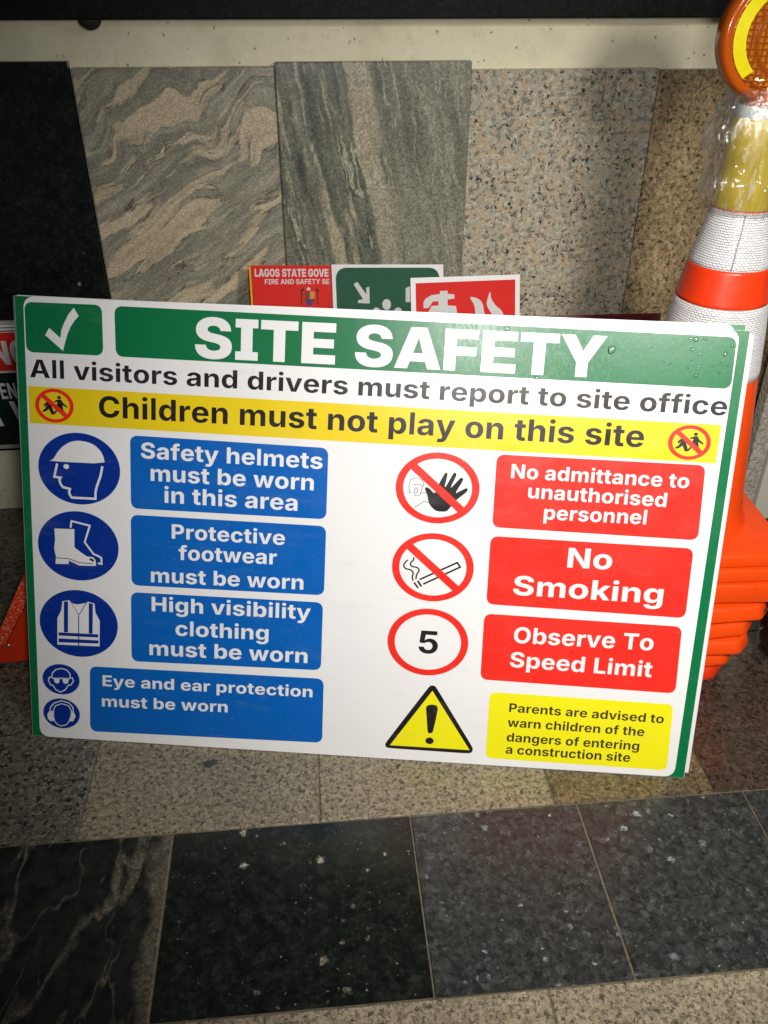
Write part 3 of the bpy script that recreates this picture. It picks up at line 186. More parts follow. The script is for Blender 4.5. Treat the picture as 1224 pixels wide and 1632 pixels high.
def build_stone():
    M = {}
    M['tan'] = granite_speckle('tan_granite_shaded', [(.31, .265, .175), (.235, .20, .135), (.13, .112, .075), (.055, .048, .034)], 190, .28, (.85, 1.1), (.5, .545, .60))  # tan granite darkened: dimmer light on the farther rows painted into the colour
    M['tan_lit'] = granite_speckle('tan_granite_lit', [(.42, .365, .255), (.33, .285, .20), (.19, .165, .115), (.085, .075, .055)], 190, .28, (.85, 1.1), (.5, .545, .60))  # same tan granite, brighter: stronger light on the front row painted in
    M['dark_brown'] = granite_speckle('dark_brown_granite_cone_tint', [(.100, .072, .052), (.066, .048, .035), (.038, .028, .021), (.017, .013, .011)], 180, .2, (.7, 1.15), (.48, .54, .60))  # dark brown granite, the cones' red reflection tinted into its colour
    M['tan_brown'] = granite_speckle('brown_tan_granite', [(.24, .185, .105), (.165, .122, .068), (.09, .066, .040), (.032, .025, .018)], 180, .22, (.65, 1.15), (.48, .54, .60))
    t = NT('spotted_granite'); v = t.co()
    w = t.warp(v, 190, .006, 3)
    c = t.mix(t.ramp(t.noise(w, 44, 4, .6), [(.47, 0.0), (.55, 1.0)]), (.43, .40, .31), (.50, .40, .275))
    c = t.mix(t.ramp(t.noise(t.mapping(w, loc=(3, 1, 2)), 120, 3, .6), [(.53, 0.0), (.58, .8)]), c, (.60, .57, .47))
    clus = t.math('MULTIPLY', t.math('SUBTRACT', t.noise(t.mapping(v, loc=(1, 5, 2)), 26, 3), .5), .22)
    c = t.mix(t.ramp(t.math('ADD', t.noise(t.mapping(w, loc=(7, 2, 4)), 105, 3, .6), clus), [(.535, 0.0), (.575, .85)]), c, (.215, .21, .175))
    c = t.mix(t.ramp(t.math('ADD', t.noise(t.mapping(w, loc=(2, 9, 1)), 150, 3, .55), clus), [(.605, 0.0), (.635, .95)]), c, (.035, .034, .030))
    c = t.mix(1.0, c, t.ramp(t.noise(v, 420, 3, .7), [(.28, .62), (.72, 1.3)]), 'MULTIPLY')
    t.p(Base_Color=c, Roughness=.2)
    M['spotted'] = t.m
    M['golden'] = granite_speckle('golden_brown_granite', [(.50, .38, .21), (.37, .275, .15), (.20, .15, .088), (.06, .047, .032)], 150, .2, (.62, 1.2), (.48, .55, .61))
    M['coarse'] = granite_speckle('coarse_grey_granite', [(.090, .086, .064), (.15, .142, .106), (.25, .235, .175), (.012, .012, .012)], 150, .2, (.75, 1.1), (.5, .57, .585))
    M['galaxy'] = granite_black('gold_flecked_black_granite', (.004, .005, .004), (.020, .024, .018), (.85, .80, .60), 42, .88, .17, 45, (.10, .24))
    M['bluefleck'] = granite_black('blue_flecked_grey_granite', (.019, .021, .021), (.062, .067, .063), (.64, .75, .82), 46, .835, .27, 75, (.06, .27))
    M['black_slab'] = granite_black('black_green_granite', (.004, .005, .005), (.016, .020, .017), (.45, .50, .50), 24, .90, .10, 40, (.05, .13))
    M['counter'] = granite_black('dark_counter_granite', (.004, .005, .004), (.010, .011, .009), (.02, .02, .02), 60, .98, .6)
    M['counter'].node_tree.nodes['Principled BSDF'].inputs['Specular IOR Level'].default_value = .12

    # black with wandering tan veins
    t = NT('veined_black_granite'); v = t.co()
    w = t.warp(t.mapping(v, rot=(0, 0, .80), scale=(1, .40, 1)), 8, .07, 3)
    w = t.warp(w, 60, .008, 4)
    nv = t.noise(w, 11, 3, .5)
    nv2 = t.noise(t.mapping(w, loc=(.4, .2, 0)), 16, 3, .5)
    br_ = t.noise(v, 150, 5, .75)
    vf = t.ramp(t.math('ABSOLUTE', t.math('SUBTRACT', nv, .52)), [(.004, 1.0), (.026, 0.0)])
    vf = t.math('MULTIPLY', vf, t.ramp(t.noise(v, 10, 3), [(.40, .0), (.52, 1.0)]))
    vb = t.ramp(t.math('ABSOLUTE', t.math('SUBTRACT', nv2, .5)), [(.002, .75), (.016, 0.0)])
    vb = t.math('MULTIPLY', vb, t.ramp(t.noise(t.mapping(v, loc=(1, 2, 0)), 12, 3), [(.45, .0), (.56, 1.0)]))
    vf = t.math('MULTIPLY', t.math('MAXIMUM', vf, vb), t.ramp(br_, [(.34, .15), (.58, 1.0)]))
    # one solid tan band along the right-hand edge of the tile
    ex = t.math('ADD', t.sep(w)[0], 0.0)
    edge = t.math('ADD', t.sep(v)[0], t.math('MULTIPLY', t.math('SUBTRACT', t.noise(v, 22, 4), .5), .055))
    ef = t.math('MULTIPLY', t.ramp(t.n('ShaderNodeMapRange', Value=edge, From_Min=-.325, From_Max=-.270).outputs[0], [(.40, 0.0), (.62, .85)]), t.ramp(t.noise(v, 110, 5, .7), [(.34, .3), (.6, 1.0)]))
    dark = t.ramp(t.noise(v, 50, 5, .65), [(.35, (.006, .007, .006)), (.7, (.030, .032, .024))])
    tan = t.ramp(t.noise(v, 240, 4, .7), [(.35, (.07, .063, .046)), (.62, (.235, .20, .14))])
    t.p(Base_Color=t.mix(t.math('MAXIMUM', vf, ef), dark, tan), Roughness=.18)
    M['veined'] = t.m

    # swirling grey and tan gneiss
    t = NT('swirled_gneiss'); v = t.co()
    v2 = t.mapping(v, rot=(0, math.radians(30), 0), loc=(.55, 0, .13))
    z = t.sep(v)[2]
    up_f = t.n('ShaderNodeMapRange', Value=z, From_Min=.50, From_Max=.70).outputs[0]
    w1 = t.warp(v2, 5, .055, 2)
    w2 = t.warp(v2, 7.5, .20, 2)
    w = t.n('ShaderNodeMix', {'data_type': 'VECTOR'}); t.set(w, 0, up_f); t.set(w, 4, w1); t.set(w, 5, w2); w = w.outputs[1]
    w = t.warp(w, 60, .005, 4)
    f = t.noise(t.mapping(w, scale=(4.6, 4.6, 29)), 1.0, 5, .60)
    lam = t.noise(t.mapping(w, scale=(7, 7, 75)), 1.0, 5, .65)
    f = t.math('ADD', f, t.math('MULTIPLY', t.math('SUBTRACT', lam, .5), .06))
    grain = t.noise(v, 430, 4, .75)
    cells = t.red(t.vor(t.warp(v, 400, .003, 2), 430).outputs['Color'])
    grey = t.ramp(lam, [(.30, (.19, .19, .15)), (.50, (.29, .285, .225)), (.68, (.44, .42, .32))])
    tan = t.ramp(lam, [(.30, (.40, .34, .23)), (.60, (.62, .52, .365))])
    c = t.mix(t.ramp(f, [(.490, 0.0), (.560, 1.0)]), grey, tan)
    c = t.mix(t.ramp(f, [(.36, .45), (.44, 0.0)]), c, tan)
    lmod = t.ramp(t.noise(v, 26, 3, .6), [(.42, .0), (.58, .8)])
    line = t.ramp(t.math('ABSOLUTE', t.math('SUBTRACT', f, .518)), [(.003, 1.0), (.017, 0.0)])
    c = t.mix(t.math('MULTIPLY', line, lmod), c, (.050, .046, .038))
    line2 = t.ramp(t.math('ABSOLUTE', t.math('SUBTRACT', lam, .46)), [(.0, .5), (.018, 0.0)])
    c = t.mix(t.math('MULTIPLY', line2, lmod), c, (.085, .082, .070))
    c = t.mix(1.0, c, t.ramp(grain, [(.28, .50), (.72, 1.42)]), 'MULTIPLY')
    c = t.mix(1.0, c, t.ramp(cells, [(0, .78), (1, 1.2)]), 'MULTIPLY')
    t.p(Base_Color=c, Roughness=.24)
    M['gneiss'] = t.m

    # green-grey stone with long streaks
    t = NT('streaked_green_granite'); v = t.co()
    x = t.sep(v)[0]
    v2 = t.mapping(v, rot=(0, math.radians(12), 0))
    w = t.warp(v2, 9, .030, 2); w = t.warp(w, 55, .006, 4)
    broad = t.noise(t.mapping(w, scale=(17, 17, 1.1), loc=(.35, 0, 0)), 1.0, 4, .6)
    mid = t.noise(t.mapping(w, scale=(38, 38, 2.6), loc=(2.1, 0, .4)), 1.0, 5, .62)
    thin = t.noise(t.mapping(w, scale=(30, 30, 2.0), loc=(5.3, 0, .2)), 1.0, 4, .6)
    grain = t.noise(v, 400, 4, .78)
    cells = t.red(t.vor(t.warp(v, 300, .004, 2), 330).outputs['Color'])
    left = t.n('ShaderNodeMapRange', Value=x, From_Min=.11, From_Max=.02).outputs[0]
    base = t.ramp(mid, [(.36, (.075, .090, .072)), (.52, (.165, .172, .132)), (.66, (.27, .265, .20))])
    c = t.mix(t.math('MULTIPLY', t.ramp(broad, [(.53, 0.0), (.57, .9)]), left), base, (.42, .37, .265))
    c = t.mix(t.math('MULTIPLY', t.ramp(broad, [(.40, .85), (.455, 0.0)]), left), c, (.052, .066, .054))
    ridge = t.ramp(t.math('ABSOLUTE', t.math('SUBTRACT', thin, .5)), [(.004, .9), (.026, 0.0)])
    c = t.mix(t.math('MULTIPLY', ridge, t.ramp(t.noise(w, 9, 3), [(.42, 0.0), (.56, 1.0)])), c, (.46, .45, .33))
    flat_r = t.math('MULTIPLY', t.n('ShaderNodeMapRange', Value=x, From_Min=.02, From_Max=.12).outputs[0], .62)
    c = t.mix(flat_r, c, t.ramp(mid, [(.3, (.19, .185, .145)), (.7, (.31, .30, .235))]))
    c = t.mix(1.0, c, t.ramp(grain, [(.28, .48), (.72, 1.45)]), 'MULTIPLY')
    c = t.mix(1.0, c, t.ramp(cells, [(0, .70), (1, 1.28)]), 'MULTIPLY')
    t.p(Base_Color=c, Roughness=.26)
    M['streak'] = t.m

    # cream terrazzo wall, rough
    t = NT('cream_wall'); v = t.co()
    sp = t.vor(t.warp(v, 160, .006, 2), 120)
    spot = t.math('MULTIPLY', t.math('GREATER_THAN', t.red(sp.outputs['Color']), .93), t.ramp(sp.outputs['Distance'], [(.12, .75), (.30, 0.0)]))
    c = t.ramp(t.noise(v, 8, 5, .6), [(.3, (.78, .725, .52)), (.7, (.88, .83, .62))])
    c = t.mix(t.ramp(t.noise(v, 90, 5, .7), [(.55, 0.0), (.75, .35)]), c, (.42, .385, .28))
    c = t.mix(t.ramp(t.noise(v, 13, 6, .65), [(.52, 0.0), (.74, .40)]), c, (.45, .40, .27))
    c = t.mix(spot, c, (.10, .09, .065))
    t.p(Base_Color=c, Roughness=.75)
    t.bump(t.noise(v, 120, 5, .6), .35, .002)
    M['cream'] = t.m

    t = NT('rough_stucco'); v = t.co()
    c = t.ramp(t.noise(v, 60, 5, .7), [(.3, (.36, .33, .28)), (.7, (.50, .465, .40))])
    t.p(Base_Color=c, Roughness=.9)
    t.bump(t.ramp(t.noise(v, 110, 4, .6), [(.45, 0.0), (.6, 1.0)]), .8, .003)
    M['stucco'] = t.m

    t = NT('joint_grout'); v = t.co()
    t.p(Base_Color=t.ramp(t.noise(v, 140, 5, .7), [(.3, (.075, .062, .040)), (.7, (.19, .16, .105))]), Roughness=.85)
    M['grout'] = t.m
    return M
ST = build_stone()

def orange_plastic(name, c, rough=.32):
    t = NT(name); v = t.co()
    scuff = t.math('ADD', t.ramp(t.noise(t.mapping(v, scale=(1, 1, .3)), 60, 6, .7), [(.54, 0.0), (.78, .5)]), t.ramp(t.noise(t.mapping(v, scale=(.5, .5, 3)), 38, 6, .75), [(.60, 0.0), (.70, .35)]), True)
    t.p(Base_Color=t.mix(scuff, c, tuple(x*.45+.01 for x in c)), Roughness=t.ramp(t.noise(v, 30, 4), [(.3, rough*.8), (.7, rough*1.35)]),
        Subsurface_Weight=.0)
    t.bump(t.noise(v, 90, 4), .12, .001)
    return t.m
ORANGE = orange_plastic('orange_plastic', (.90, .074, .004))
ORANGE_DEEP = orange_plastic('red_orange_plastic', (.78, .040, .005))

def reflective(name, c, var=.40, rough=.25, metal=.35, emboss=.0018):
    """prismatic sheeting: rows of little embossed scales"""
    t = NT(name); v = t.co()
    uv = t.t.nodes.new('ShaderNodeTexCoord').outputs['UV']
    uv = t.warp(uv, .35, .55, 3)
    br = t.n('ShaderNodeTexBrick', {'offset': .5}, Vector=uv, Scale=1, Mortar_Size=.12, Mortar_Smooth=1.0, Brick_Width=1.0, Row_Height=.5,
             Color1=(1, 1, 1), Color2=(.6, .6, .6), Mortar=(0, 0, 0))
    h = br.outputs['Color']
    cell = t.n('ShaderNodeTexWhiteNoise', {'noise_dimensions': '3D'}, Vector=t.n('ShaderNodeVectorMath', {'operation': 'FLOOR'}, i0=t.mapping(uv, scale=(1, 2, 1))).outputs[0]).outputs['Value']
    col = t.mix(t.math('MULTIPLY', cell, var), c, tuple(x*.60 for x in c))
    t.p(Base_Color=col, Roughness=rough, Metallic=metal, Specular_IOR_Level=.6)
    t.bump(t.red(h), 1.0, emboss)
    return t.m
SLEEVE = reflective('white_reflective_sleeve', (.96, .955, .975), var=.24, rough=.36, metal=.10)

def glitter(name, c):
    t = NT(name); v = t.co()
    a = t.vor(v, 520)
    sp = t.math('GREATER_THAN', t.red(a.outputs['Color']), .86)
    nrm = t.n('ShaderNodeVectorMath', {'operation': 'SUBTRACT'}, i0=a.outputs['Color'], i1=(.5, .5, .5)).outputs[0]
    t.p(Base_Color=t.mix(t.math('MULTIPLY', sp, .7), c, (1, .62, .48)), Roughness=.3)
    t.bump(t.red(a.outputs['Color']), .8, .0015)
    return t.m

def film(name, dens=.10):
    """clear crinkled wrap: mostly transparent, with sharp gloss"""
    t = NT(name)
    v = t.co()
    h = t.noise(t.mapping(v, scale=(1, 1, .35)), 75, 4, .6)
    bn = t.n('ShaderNodeBump', Height=h, Strength=.9, Distance=.01).outputs[0]
    gl = t.n('ShaderNodeBsdfGlossy', Color=(1, 1, 1), Roughness=.09, Normal=bn)
    tr = t.n('ShaderNodeBsdfTransparent', Color=(.97, .97, .97))
    fr = t.n('ShaderNodeFresnel', IOR=1.5, Normal=bn).outputs[0]
    f = t.math('MINIMUM', t.math('ADD', t.math('MULTIPLY', fr, dens*12), dens*.05), .42)
    mx = t.n('ShaderNodeMixShader', Fac=f); t.t.links.new(tr.outputs[0], mx.inputs[1]); t.t.links.new(gl.outputs[0], mx.inputs[2])
    df = t.n('ShaderNodeBsdfDiffuse', Color=(.8, .8, .8))
    cr = t.ramp(t.noise(t.mapping(v, scale=(1, 1, .25)), 110, 5, .7), [(.55, dens*.1), (.78, dens*2.2)])
    mx2 = t.n('ShaderNodeMixShader', Fac=cr); t.t.links.new(mx.outputs[0], mx2.inputs[1]); t.t.links.new(df.outputs[0], mx2.inputs[2])
    t.t.links.new(mx2.outputs[0], t.out.inputs[0])
    return t.m

# ------------------------------------------------------------------ object helpers
def obj(name, bm, mat, parent=None, smooth=False, autosharp=None):
    me = bpy.data.meshes.new(name)
    bmesh.ops.recalc_face_normals(bm, faces=bm.faces) if len(bm.faces) and smooth != 'keep' else None
    bm.to_mesh(me); bm.free()
    for mm in (mat if isinstance(mat, (list, tuple)) else [mat]): me.materials.append(mm)
    if smooth is True:
        for pl in me.polygons: pl.use_smooth = True
    if autosharp:
        me.set_sharp_from_angle(angle=math.radians(autosharp))
    o = bpy.data.objects.new(name, me); COL.objects.link(o)
    if parent: o.parent = parent
    return o
def tag(o, label, cat, group=None):
    o['label'] = label; o['category'] = cat
    if group: o['group'] = group
    return o
def empty(name, loc=(0, 0, 0)):
    o = bpy.data.objects.new(name, None); COL.objects.link(o); o.location = loc; o.empty_display_size = .05
    return o
def box_bm(lo, hi, bev=0, seg=2, bm=None):
    own = bmesh.new()
    bmesh.ops.create_cube(own, size=1)
    for v in own.verts:
        v.co = Vector(lo[i]+(v.co[i]+.5)*(hi[i]-lo[i]) for i in range(3)) if False else Vector([lo[i]+(v.co[i]+.5)*(hi[i]-lo[i]) for i in range(3)])
    if bev: bmesh.ops.bevel(own, geom=own.edges[:], offset=bev, segments=seg, profile=.5, affect='EDGES')
    if bm is None: return own
    me = bpy.data.meshes.new('tmp'); own.to_mesh(me); own.free(); bm.from_mesh(me); bpy.data.meshes.remove(me)
    return bm
def lathe_bm(prof, seg=64, center=(0, 0), cap=False, uvscale=None):
    bm = bmesh.new(); rings = []
    uvl = bm.loops.layers.uv.new('UVMap')
    for r, z in prof:
        rings.append([bm.verts.new((center[0]+r*math.cos(2*math.pi*k/seg), center[1]+r*math.sin(2*math.pi*k/seg), z)) for k in range(seg)])
    acc = 0
    for (a, b, pa, pb) in zip(rings, rings[1:], prof, prof[1:]):
        d = math.hypot(pa[0]-pb[0], pa[1]-pb[1])
        for k in range(seg):
            f = bm.faces.new((a[k], a[(k+1) % seg], b[(k+1) % seg], b[k])); f.smooth = True
            if uvscale:
                n, s = uvscale
                for lp, (uu, vv) in zip(f.loops, ((k, acc), (k+1, acc), (k+1, acc+d), (k, acc+d))):
                    lp[uvl].uv = (uu/seg*n, vv*s)
        acc += d
    if cap:
        bm.faces.new(rings[0][::-1]); bm.faces.new(rings[-1])
    return bm
def tube_bm(pts, r, seg=8, bm=None):
    bm = bm or bmesh.new(); pts = [Vector(q) for q in pts]; rings = []
    for i, q in enumerate(pts):
        t = (pts[min(i+1, len(pts)-1)]-pts[max(i-1, 0)]).normalized()
        a = t.cross(Vector((.3, .2, .93))).normalized(); b = t.cross(a)
        rings.append([bm.verts.new(q+r*(math.cos(2*math.pi*k/seg)*a+math.sin(2*math.pi*k/seg)*b)) for k in range(seg)])
    for a, b in zip(rings, rings[1:]):
        for k in range(seg): bm.faces.new((a[k], a[(k+1) % seg], b[(k+1) % seg], b[k])).smooth = True
    bm.faces.new(rings[0][::-1]); bm.faces.new(rings[-1])
    return bm

# ---- flat artwork in millimetres on a plane
def area2(p): return sum(a[0]*b[1]-b[0]*a[1] for a, b in zip(p, p[1:]+p[:1]))
def rounded(q, r, seg=7):
    """round every corner of polygon q by r"""
    out = []; n = len(q)
    for i in range(n):
        a, b, c = Vector(q[i-1]), Vector(q[i]), Vector(q[(i+1) % n])
        d1, d2 = (a-b).normalized(), (c-b).normalized()
        ang = d1.angle(d2); l = min(r/math.tan(ang/2), .49*(a-b).length, .49*(c-b).length)
        p1, p2 = b+d1*l, b+d2*l
        for k in range(seg+1):
            t = k/seg; out.append(((1-t)**2*p1+2*t*(1-t)*(b*.82+(p1+p2)*.09)+t*t*p2)[:])
    return out
def ellipse(e, seg=56, k=1.0, kx=None, ky=None):
    return [(e[0]+e[2]*(kx or k)*math.cos(2*math.pi*i/seg), e[1]+e[3]*(ky or k)*math.sin(2*math.pi*i/seg)) for i in range(seg)]
def smoothp(pts, closed=True, it=1):
    for _ in range(it):
        o = []; n = len(pts)
        for i in range(n if closed else n-1):
            a, b = Vector(pts[i]), Vector(pts[(i+1) % n])
            o += [(a*.8+b*.2)[:], (a*.2+b*.8)[:]]
        if not closed: o = [pts[0]]+o+[pts[-1]]
        pts = o
    return pts
def wind(x, y, contours):
    w = 0
    for c in contours:
        for (x1, y1), (x2, y2) in zip(c, c[1:]+c[:1]):
            if (y1 <= y) != (y2 <= y):
                xx = x1+(y-y1)*(x2-x1)/(y2-y1)
                if xx > x: w += 1 if y2 > y1 else -1
    return w
def fill(contours):
    """triangles covering everything the contours wind round (overlaps merged, counters left open)"""
    vs, es = [], []
    for c in contours:
        n0 = len(vs); vs += [Vector((p[0], p[1])) for p in c]
        es += [(n0+i, n0+(i+1) % len(c)) for i in range(len(c))]
    ov, _, of, _, _, _ = delaunay_2d_cdt(vs, es, [], 0, 1e-4)
    cl = [[tuple(p[:2]) for p in c] for c in contours]; tris = []
    for f in of:
        cx = sum(ov[i].x for i in f)/3; cy = sum(ov[i].y for i in f)/3
        if wind(cx, cy, cl): tris.append(tuple(f))
    return [(v.x, v.y) for v in ov], tris
def put(bm, verts, tris, z=0.0, sc=.001):
    use = sorted({i for f in tris for i in f})
    bv = {i: bm.verts.new((verts[i][0]*sc, verts[i][1]*sc, z)) for i in use}
    for a, b, c in tris:
        cr = (verts[b][0]-verts[a][0])*(verts[c][1]-verts[a][1])-(verts[c][0]-verts[a][0])*(verts[b][1]-verts[a][1])
        try: bm.faces.new((bv[a], bv[b], bv[c]) if cr > 0 else (bv[a], bv[c], bv[b]))
        except ValueError: pass
def add_poly(bm, contours, z=0.0, sc=.001):
    put(bm, *fill(contours), z, sc); return bm
def add_stroke(bm, pts, w, z=0.0, sc=.001):
    """mitred polyline of width w (mm)"""
    p = [Vector(q) for q in pts]; n = len(p); closed = (p[0]-p[-1]).length < 1e-3
    if closed: p = p[:-1]; n -= 1
    L, R_ = [], []
    for i in range(n):
        d1 = (p[i]-p[i-1]).normalized() if (i > 0 or closed) else None
        d2 = (p[(i+1) % n]-p[i]).normalized() if (i < n-1 or closed) else None
        d1 = d1 or d2; d2 = d2 or d1
        nn = Vector((-(d1+d2).y, (d1+d2).x))
        nn = nn.normalized() if nn.length > 1e-6 else Vector((-d1.y, d1.x))
        k = max(.5, abs(nn.dot(Vector((-d1.y, d1.x)))))
        L.append(p[i]+nn*w/2/k); R_.append(p[i]-nn*w/2/k)
    lv = [bm.verts.new((v.x*sc, v.y*sc, z)) for v in L]; rv = [bm.verts.new((v.x*sc, v.y*sc, z)) for v in R_]
    for i in range(n if closed else n-1):
        j = (i+1) % n
        bm.faces.new((rv[i], rv[j], lv[j], lv[i]))
    return bm
def glyph_contours(fk, ch):
    out = []
    for c in GLYPHS[fk][ch][1].split('|'):
        if not c: continue
        pts = []
        for tok in c.split(' '):
            on = not tok.endswith('*'); x, y = tok.rstrip('*').split(','); pts.append((float(x), float(y), on))
        o = []; n = len(pts)
        for i, (x, y, on) in enumerate(pts):
            if on: o.append((x, y))
            else:
                a, b = pts[i-1], pts[(i+1) % n]
                for t in (.2, .4, .6, .8):
                    o.append(((1-t)**2*a[0]+2*t*(1-t)*x+t*t*b[0], (1-t)**2*a[1]+2*t*(1-t)*y+t*t*b[1]))
        ded = []
        for q in o:
            if not ded or abs(q[0]-ded[-1][0])+abs(q[1]-ded[-1][1]) > .5: ded.append(q)
        out.append(ded)
    return out
CAP = 727.5; FILLED = {}
def add_text(bm, line, z=0.0, spacing=0, upv=None):
    _, s, fk, x0, y0, x1, y1, cap = line
    ad = lambda ch: 260 if ch == ' ' else GLYPHS[fk][ch][0]+spacing
    g0 = glyph_contours(fk, s[0]); lb = min(p[0] for c in g0 for p in c)
    ge = glyph_contours(fk, s[-1]); re = max(p[0] for c in ge for p in c)
    W = sum(ad(c) for c in s[:-1])+re-lb
    d = Vector((x1-x0, y1-y0)); sx = d.length/W; sy = cap/CAP; d.normalize(); nrm = (upv or Vector((-d.y, d.x)))
    x = -lb
    for ch in s:
        if ch != ' ':
            if (fk, ch) not in FILLED: FILLED[fk, ch] = fill(glyph_contours(fk, ch))
            gv, gt = FILLED[fk, ch]
            put(bm, [(Vector((x0, y0))+d*(px+x)*sx+nrm*py*sy)[:] for px, py in gv], gt, z)
        x += ad(ch)
    return bm

# ------------------------------------------------------------------ the setting: floor
def floor():
    rows = [  # y0, y1, [(x0, x1, material index)]
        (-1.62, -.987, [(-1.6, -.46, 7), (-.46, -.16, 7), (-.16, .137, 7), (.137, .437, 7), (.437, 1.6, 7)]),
        (-.987, -.761, [(-1.2, -.575, 4), (-.575, -.2775, 5), (-.2775, .0165, 3), (.0165, .2315, 6), (.2315, .452, 6), (.452, .75, 6), (.75, 1.6, 6)]),
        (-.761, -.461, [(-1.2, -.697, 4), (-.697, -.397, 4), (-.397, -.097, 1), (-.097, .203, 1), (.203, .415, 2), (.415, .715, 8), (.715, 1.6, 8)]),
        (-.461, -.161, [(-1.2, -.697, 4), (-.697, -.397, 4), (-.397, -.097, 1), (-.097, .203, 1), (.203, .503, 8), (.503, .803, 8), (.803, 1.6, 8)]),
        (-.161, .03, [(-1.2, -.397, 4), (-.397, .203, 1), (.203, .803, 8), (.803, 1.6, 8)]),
    ]
    bm = bmesh.new(); mats = [ST['grout'], ST['tan'], ST['tan_brown'], ST['galaxy'], ST['coarse'], ST['veined'], ST['bluefleck'], ST['tan_lit'], ST['dark_brown']]
    g = .0009
    def add(lo, hi, mi, bev):
        own = box_bm(lo, hi, bev, 1)
        for f in own.faces: f.material_index = mi
        me = bpy.data.meshes.new('tmp'); own.to_mesh(me); own.free(); bm.from_mesh(me); bpy.data.meshes.remove(me)
    add((-1.62, -1.64, -.06), (1.62, .03, -.0018), 0, 0)
    for y0, y1, cells in rows:
        for x0, x1, mi in cells:
            jx, jy = rnd.uniform(-.0006, .0006), rnd.uniform(-.0006, .0006)
            dz = rnd.uniform(-.0007, .0003)
            add((x0+g+jx, y0+g+jy, -.02), (x1-g+jx, y1-g+jy, dz), mi, .0012)
    o = obj('floor', bm, mats); o['kind'] = 'structure'
floor()

# wall behind, with its stepped top strip
bm = bmesh.new()
box_bm((-1.5, .018, -.05), (1.5, .12, .8165), bm=bm)
box_bm((-1.5, .0215, .8165), (1.5, .12, .90), bm=bm)
w_ = obj('wall', bm, ST['cream'])
tag(w_, "cream rough speckled wall showing as a pale strip above the leaning granite samples", "wall")

def slab(x0, x1, top, yf, mat, label, thick=.017, name='granite_slab'):
    o = obj(name, box_bm((x0, yf, .142), (x1, .0178 if yf > -.005 else yf+thick, top), .0014, 2), mat)
    return tag(o, label, "granite slab", "granite sample slabs along the wall")
slab(-.715, -.4155, .779, -.010, ST['black_slab'], "near black granite sample slab at the far left of the wall")
slab(-.4135, -.1150, .769, 0, ST['gneiss'], "swirled grey and tan banded granite slab on the wall")
slab(-.1135, .1845, .7755, -.009, ST['streak'], "grey green granite slab with long near vertical pale streaks")
slab(.1860, .4840, .7625, 0, ST['spotted'], "pinkish beige granite slab with dark speckles behind the red flame sign")
slab(.4855, .7990, .7605, .001, ST['golden'], "golden brown granite slab behind the traffic cone")

# overhanging dark counter
bm = box_bm((-1.3, -.05, .8335), (1.3, .25, .96), .002, 2)
ct = obj('stone_counter', bm, ST['counter'])
tag(ct, "dark stone counter edge overhanging the pale wall along the top", "counter")
bm = bmesh.new()
bmesh.ops.create_uvsphere(bm, u_segments=20, v_segments=12, radius=1)
for v in bm.verts:
    k = 1+.18*noise.noise(v.co*1.7)
    v.co = Vector((-.366+v.co.x*.0165*k, -.036+v.co.y*.012*k, .8335+v.co.z*.0125*k))
obj('mortar_drip', bm, flat('dark_mortar', (.02, .018, .014), .8), ct, True)

# stucco pillar on the right, made thin so the slab behind stays shaded
pl = obj('stucco_panel', box_bm((.720, -.140, 0), (.7495, -.112, .74), .002), ST['stucco'])
tag(pl, "rough stuccoed pale upright panel with smooth edge, right of the traffic cone", "panel")
tr_ = obj('smooth_trim', box_bm((.750, -.150, 0), (1.0, -.112, .74), .003), flat('pale_paint', (.58, .57, .50), .5, .1), pl)

# ------------------------------------------------------------------ the big site safety sign
O_ = Vector((-.49135, -.58400, .0006))
R_ = Vector((.98532, -.17074, 0)).normalized(); U_ = Vector((.06119, .35311, .93358)); U_ = (U_-R_*U_.dot(R_)).normalized(); N_ = R_.cross(U_)
BASE = Matrix((R_, U_, N_)).transposed().to_4x4(); BASE.translation = O_
STEP = .00022
def art(name, polys, lvl, color, parent, strokes=(), texts=(), label=None, raw=False):
    bm = bmesh.new(); z = lvl*STEP
    for pp in polys: add_poly(bm, pp if raw else [pp], z)
    for pts, wd_ in strokes: add_stroke(bm, pts, wd_, z)
    for l in texts: add_text(bm, l, z, 0, SHEAR if parent is sg or parent.parent is sg else None)
    o = obj(name, bm, color, parent, 'keep')
    if label: o['label'] = label
    return o
SHEAR = Vector((.0236, 1.0)); sg = None
def board_bm(q, thick):
    bm = bmesh.new()
    f = [bm.verts.new((p[0]*.001, p[1]*.001, 0)) for p in q]; b = [bm.verts.new((p[0]*.001, p[1]*.001, -thick)) for p in q]
    bm.faces.new(f); bm.faces.new(b[::-1])
    for i in range(4): bm.faces.new((f[i], b[i], b[(i+1) % 4], f[(i+1) % 4]))
    return bm
edge_white = flat('white_plastic_board', (.74, .74, .75), .45)
iW, iG, iK, iB, iN, iR, iY, iL = (ink(n, c) for n, c in (('white_print', WHITE), ('green_print', GREEN), ('black_print', BLACK), ('blue_print', BLUE), ('navy_print', NAVY), ('red_print', RED), ('amber_print', YELLOW), ('lemon_print', LEMON)))
BT = .0034
def inset(q, k):
    c = sum((Vector(p) for p in q), Vector((0, 0)))/4
    return [((Vector(p)-c)*(1-k)+c)[:] for p in q]
def sign_board(dx, dy, rot, depth, label, printed=True):
    o = obj('site_safety_sign', board_bm(SIGN['board'], BT), edge_white)
    o.matrix_world = BASE @ Matrix.Translation((dx, dy, -depth)) @ Matrix.Rotation(rot, 4, 'Z')
    tag(o, label, "safety sign", "stack of identical site safety signs")
    if not printed: return o
    art('green_border', [inset(SIGN['board'], .0009)], 1, iG, o)
    q = SIGN['sheet']
    art('white_field', [rounded([q[0], q[1], q[2], q[3]], 13)], 2, iW, o)
    return o
